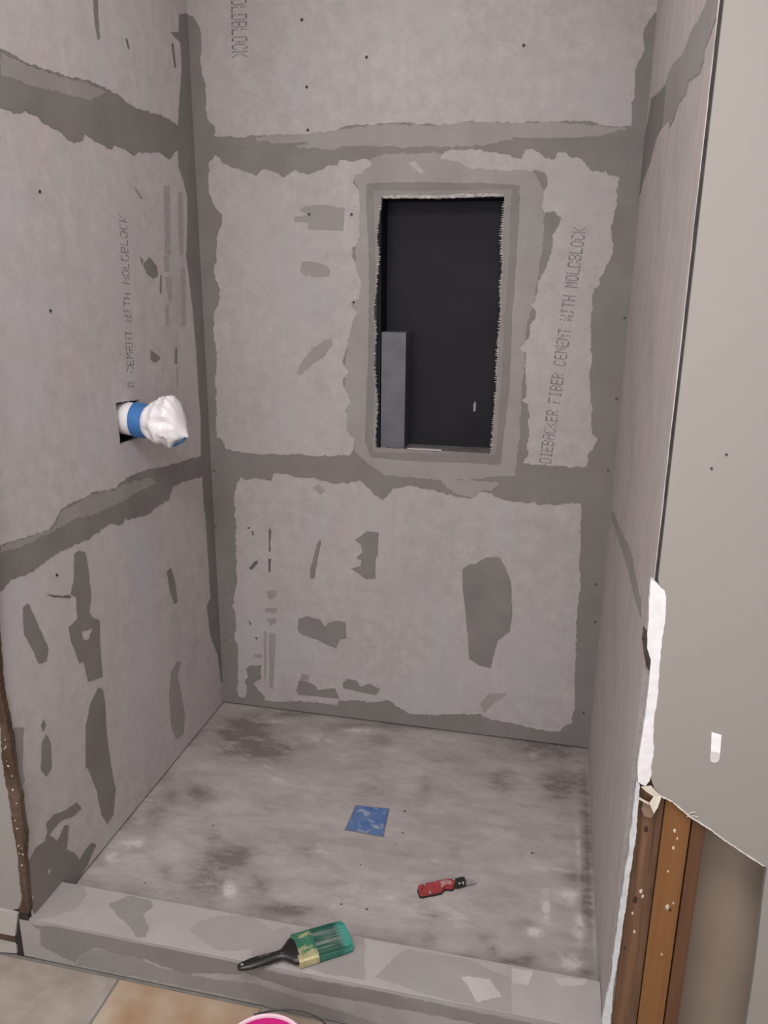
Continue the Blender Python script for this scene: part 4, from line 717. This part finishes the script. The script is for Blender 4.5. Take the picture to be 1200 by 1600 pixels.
# the rest of the room, out of frame: ceiling and walls that bounce the light
M['room'] = plain('room_paint', (.60, .57, .55), 0.85, 0.02, 3)
bm = bmesh.new(); add_box(bm, -1.5, 2.3, -3.3, 0.12, HT, HT + .02); struct(obj('ceiling', bm, plain('ceiling_paint', (.75, .74, .73), 0.9, 0.02, 3)))
bm = bmesh.new(); add_box(bm, -1.52, -1.5, -3.3, YF, ZF, HT); struct(obj('wall_far_left', bm, M['room']))
bm = bmesh.new(); add_box(bm, 2.3, 2.32, -3.3, YF + .12, ZF, HT); struct(obj('wall_far_right', bm, M['room']))
bm = bmesh.new(); add_box(bm, -1.5, 2.3, -3.32, -3.3, ZF, HT); struct(obj('wall_rear', bm, M['room']))

# ------------------------------------------------------------------ things on the pan and the curb
dr = thing('shower_drain', 'square floor drain covered in blue tape in the middle of the pan', 'drain', (0, 0, 0))
bm = bmesh.new()
DR = [(588, -437), (681, -431), (690, -547), (585, -543)]
cxm, cym = 636, -490
prism(bm, [(cxm + (a - cxm) * 1.03, cym + (b - cym) * 1.03) for a, b in DR], on_pan, 0.0003, 0.0011)
obj('drain_frame', bm, plain('drain_rim', (.17, .165, .165), 0.5, 0.3, 60), dr)
def tape_cover():
    k = NT('taped_cover', 0.6, 0.4)
    a = k.noise(22, 4, 0.6); b = k.noise(36, 3, 0.5, k.map((1, 1, 1), loc=(4, 4, 0)))
    c = k.mix(k.rng(a, 0.35, 0.7), (.055, .120, .315), (.115, .180, .330))
    c = k.mix(k.math('MULTIPLY', k.rng(b, 0.54, 0.64), 0.75), c, (.30, .34, .40)); k.col(c); k.bump(a, 0.4, 0.002); return k.m
q = jag([(cxm + (a - cxm) * .96, cym + (b - cym) * .96) for a, b in DR], 2.0, 17, 4)
V, T, Cn = triangulate((570, 700, -560, -420), [q], 5)
T = T[inside(Cn[:, 0], Cn[:, 1], q)]
obj('masking_tape', sheet(V, T, lambda a, b, h: (a / 1000, b / 1000, h + (0.0012 * noise.noise((a / 16, b / 16, 3)) if h > .001 else 0)), 0.0008, 0.0026), tape_cover(), dr, smooth=True)

# paint brush lying across the curb
BR_A = math.atan2(.135, .2014)
br = thing('paint_brush', 'wide black handled paint brush with green bristles lying on the curb', 'paint brush', (0.5028, -1.0816, HC + 0.0015), (0, 0, BR_A))
BW, BT, BL = 0.0390, 0.0110, .2425      # half width, half thickness, total length; local x runs from handle tip to bristle ends
zc = BT
def ell_ring(x, hw, ht, n=20, z=zc, sq=2.0, dy=0.0):
    out = []
    for k_ in range(n):
        t = 2 * PI * k_ / n; c, s = math.cos(t), math.sin(t)
        out.append((x, dy + math.copysign(abs(c) ** (2 / sq), c) * hw, z + math.copysign(abs(s) ** (2 / sq), s) * ht))
    return out
hl = BL * 0.50
bm = bmesh.new()
prof = [(0, .003, .003), (.003, .007, .005), (.012, .0100, .006), (.03, .0125, .007), (.05, .0130, .0075), (.068, .0115, .0078), (.08, .0100, .008), (hl - .03, .0105, .0085), (hl - .021, .0170, .0095), (hl - .013, .0260, .010), (hl - .006, .0335, .0105), (hl + .004, .0365, .011)]
add_loft(bm, [ell_ring(x, a, b, 24, zc + .0015, 2.6) for x, a, b in prof])
k = NT('black_lacquer', 0.35, 0.5); nn = k.noise(35, 5, 0.6)
k.col(k.mix(k.rng(nn, 0.60, 0.72), (.012, .010, .010), (.16, .13, .12))); 
hd = obj('handle', bm, k.m, br, smooth=True)
bm = bmesh.new()
m4 = Matrix.Translation((.010, 0, zc + .0070)) @ Matrix.Diagonal((.0032, .0028, .0010, 1)); bmesh.ops.create_icosphere(bm, subdivisions=2, radius=1, matrix=m4)
obj('hang_hole', bm, plain('hang_hole', (.30, .29, .30), 0.4), hd)
f0, f1 = hl, hl + BL * 0.175
bm = bmesh.new()
fp = [(f0, BW, BT), (f0 + .004, BW, BT), (f0 + .005, BW + .0008, BT + .0008), (f0 + .008, BW + .0008, BT + .0008), (f0 + .009, BW, BT), (f1 - .009, BW, BT), (f1 - .008, BW + .0008, BT + .0008), (f1 - .005, BW + .0008, BT + .0008), (f1 - .004, BW, BT), (f1, BW, BT)]
add_loft(bm, [ell_ring(x, a, b, 40, zc, 7) for x, a, b in fp])
k = NT('painted_brass', 0.42, 0.5)
n1 = k.noise(1.0, 5, 0.65, k.map((28, 70, 60)))
sx = k.n.new('ShaderNodeSeparateXYZ'); k.L(k.tc, sx.inputs[0])
yy = k.math('ADD', k.rng(sx.outputs[1], -.038, -.010, -0.85, 0.30), k.rng(n1, 0.3, 0.7, -0.5, 0.75))
k.col(k.mix(k.rng(yy, -0.05, 0.30), (.50, .46, .26), (.030, .145, .085)))
k.L(k.rng(yy, -0.05, 0.3, 0.45, 0.0), k.b.inputs['Metallic'])
fe = obj('ferrule', bm, k.m, br, smooth=True)
for px_, py_ in ((f0 + .014, .02), (f0 + .014, -.02), (f0 + .022, 0)):
    bm = bmesh.new(); bmesh.ops.create_icosphere(bm, subdivisions=2, radius=1, matrix=Matrix.Translation((px_, py_, zc + BT)) @ Matrix.Diagonal((.0018, .0018, .0012, 1)))
    obj('rivet', bm, plain('rivet', (.35, .31, .20), 0.4, metal=0.6), fe, True)
bm = bmesh.new(); rnd = random.Random(11)
bl = BL - f1
add_loft(bm, [ell_ring(x, a, b, 48, zc, 5) for x, a, b in ((f1 - .004, BW - .001, BT - .001), (f1 + bl * .3, BW - .0005, BT - .0010), (f1 + bl * .8, BW - .0015, BT - .002), (BL - .004, BW - .004, BT - .004), (BL - .001, BW - .008, BT - .007))])
for i in range(620):
    y = rnd.uniform(-1, 1) * (BW - .0015); side = rnd.choice((-1, 1, 1))
    z0 = zc + side * (BT - .0012) * rnd.uniform(.9, 1.0)
    e_ = BL - rnd.uniform(0, .007) - .004 * (abs(y) / BW) ** 3
    y2 = y + rnd.uniform(-.003, .003); w_ = rnd.uniform(.0003, .0007)
    sag = max(zc + side * (BT - .004), .0008)
    pA = Vector((f1 - .002, y, z0)); pB = Vector((f1 + bl * .6, (y + y2) / 2, z0 * .96 + zc * .04)); pC = Vector((e_, y2, sag))
    rings = []
    for p_, s_ in ((pA, 1), (pB, .9), (pC, .35)):
        rings.append([p_ + Vector((0, w_ * s_ * math.cos(t), w_ * s_ * math.sin(t))) for t in (0, 2.1, 4.2)])
    add_loft(bm, rings)
k = NT('teal_bristles', 0.45, 0.4)
sx = k.n.new('ShaderNodeSeparateXYZ'); k.L(k.tc, sx.inputs[0])
tt = k.rng(sx.outputs[0], f1, BL)
stv = k.noise(1.0, 4, 0.65, k.map((9, 190, 60)))
c = k.mix(k.rng(stv, 0.42, 0.60), (.020, .085, .060), (.190, .215, .190))
edge_ = k.rng(k.math('ABSOLUTE', sx.outputs[1]), .018, .034)
c = k.mix(k.math('MULTIPLY', edge_, 0.75), c, (.022, .125, .088))
c = k.mix(k.math('MULTIPLY', k.rng(tt, 0.62, 0.93), 0.95), c, (.050, .330, .270))
c = k.mix(k.math('MULTIPLY', k.rng(tt, 0.90, 1.0), 0.6), c, (.13, .46, .40)); k.col(c)
obj('bristles', bm, k.m, br)

# folding utility knife on the pan
KA = math.atan2(.088, .139)
kn = thing('utility_knife', 'red folding utility knife with its blade out lying on the pan', 'utility knife', (.8165, -.7300, 0.001), (0, 0, .512))
kn.scale = (.93, .93, .93)
def kfn(a, b, h): return (a / 1000, b / 1000, h)
def slab(name, pts, h0, h1, mat, parent, bevel=0.0):
    bm = bmesh.new(); prism(bm, pts, kfn, h0, h1)
    if bevel:
        es = [e for e in bm.edges if len(e.link_faces) == 2 and e.calc_face_angle(0) > 1.0]
        bmesh.ops.bevel(bm, geom=es, offset=bevel, segments=2, affect='EDGES')
    return obj(name, bm, mat, parent)
M['kred'] = plain('red_handle', (.300, .042, .045), 0.4, 0.18, 60); M['kblack'] = plain('black_steel', (.018, .017, .018), 0.45)
M['ksilver'] = plain('silver_steel', (.45, .43, .43), 0.35, 0.15, 80, metal=0.6)
body = [(0, -12), (2, 12), (10, 15), (30, 15.5), (60, 16), (84, 15), (98, 12), (103, 4), (101, -7), (93, -13), (86, -13), (79, -9), (72, -8), (66, -12), (60, -17), (40, -17), (20, -16), (6, -16)]
slab('frame', body, 0.0, 0.004, M['kblack'], kn)
hs = slab('handle', [(2 + a * .975, b * .93 + 1.0) for a, b in body], 0.004, 0.016, M['kred'], kn, 0.0015)
slab('inlay', [(62, 9), (70, 11), (86, 9), (94, 4), (92, -5), (88, -8), (82, -3), (74, -2), (67, -8), (63, -12), (60, -6), (66, 2)], 0.016, 0.0168, plain('pink_worn_inlay', (.42, .22, .22), 0.5, 0.3, 120), hs)['label'] = 'worn pale pink patch'
slab('emblem', [(6, -2), (14, 6), (17, 5), (12, -4), (8, -6)], 0.016, 0.0166, plain('dark_red_emblem', (.12, .02, .022), 0.6), hs)
slab('clip', [(19, 9), (21, 15), (25, 15), (23, 8)], 0.016, 0.0175, M['ksilver'], kn)
slab('blade_holder', [(99, -8), (98, 10), (110, 13), (128, 14), (134, 10), (130, -10), (118, -11), (106, -12)], 0.002, 0.0135, M['kblack'], kn, 0.001)
slab('blade', [(129, -11), (133, 11), (137, 9), (161, -9), (158, -12)], 0.007, 0.0078, M['ksilver'], kn)
for a, b, r in ((103, 8, .003), (112, -8, .0032), (122, -8, .0032), (28, -15, .0026), (52, 13, .0018)):
    bm = bmesh.new(); add_lathe(bm, [(0.0001, .0166), (r * .6, .0166), (r, .0155), (r, .010)], a / 1000, b / 1000, 16)
    obj('screw', bm, M['ksilver'], kn)

# pink lined pail in front of the curb
PR, PX, PY, PZ = 0.080, 0.63307, -1.27303, 0.10
pail = thing('paint_pail', 'small round pail with a bright pink inside on the tile floor', 'pail', (PX, PY, ZF))
k = NT('pink_plastic', 0.4, 0.5); 
k.col(k.mix(k.rng(k.noise(9, 4), 0.4, 0.7), (.62, .028, .235), (.70, .06, .30))); M['pink'] = k.m
hgt = PZ - ZF
bm = bmesh.new(); add_lathe(bm, [(.0005, .001), (PR * .82, .001), (PR * .84, .004), (PR * .985, hgt - .012), (PR * 1.0, hgt - .011), (PR, hgt - .001)], 0, 0)
obj('outer_shell', bm, plain('pale_pink_shell', (.66, .45, .52), 0.45, 0.05), pail, True)
bm = bmesh.new(); add_lathe(bm, [(PR, hgt - .001), (PR - .0025, hgt + .001), (PR - .006, hgt), (PR - .007, hgt - .004)], 0, 0)
obj('rim', bm, plain('pale_pink_rim', (.72, .50, .58), 0.4, 0.12, 12), pail, True)
bm = bmesh.new(); add_lathe(bm, [(PR - .0065, hgt - .002), (PR * .80, .006), (.0005, .006)], 0, 0)
obj('lining', bm, M['pink'], pail, True)['label'] = 'bright pink inside'
bm = bmesh.new()
arc = []
for i in range(25):
    t = PI * (0.70 - 1.0 * i / 24) 
    arc.append((math.cos(PI - PI * i / 24) * (PR + .006), math.sin(PI * i / 24) * (PR + .045), hgt - .006 + .0 * math.sin(PI * i / 24)))
rotm = Matrix.Rotation(-1.0, 4, 'Z')
add_tube(bm, [rotm @ Vector(q) for q in arc], .0017, 8)
obj('wire_handle', bm, plain('dark_wire', (.05, .045, .045), 0.4, metal=0.3), pail, True)

# everything placed by an Empty keeps its base on the surface it stands on
bpy.context.view_layer.update()
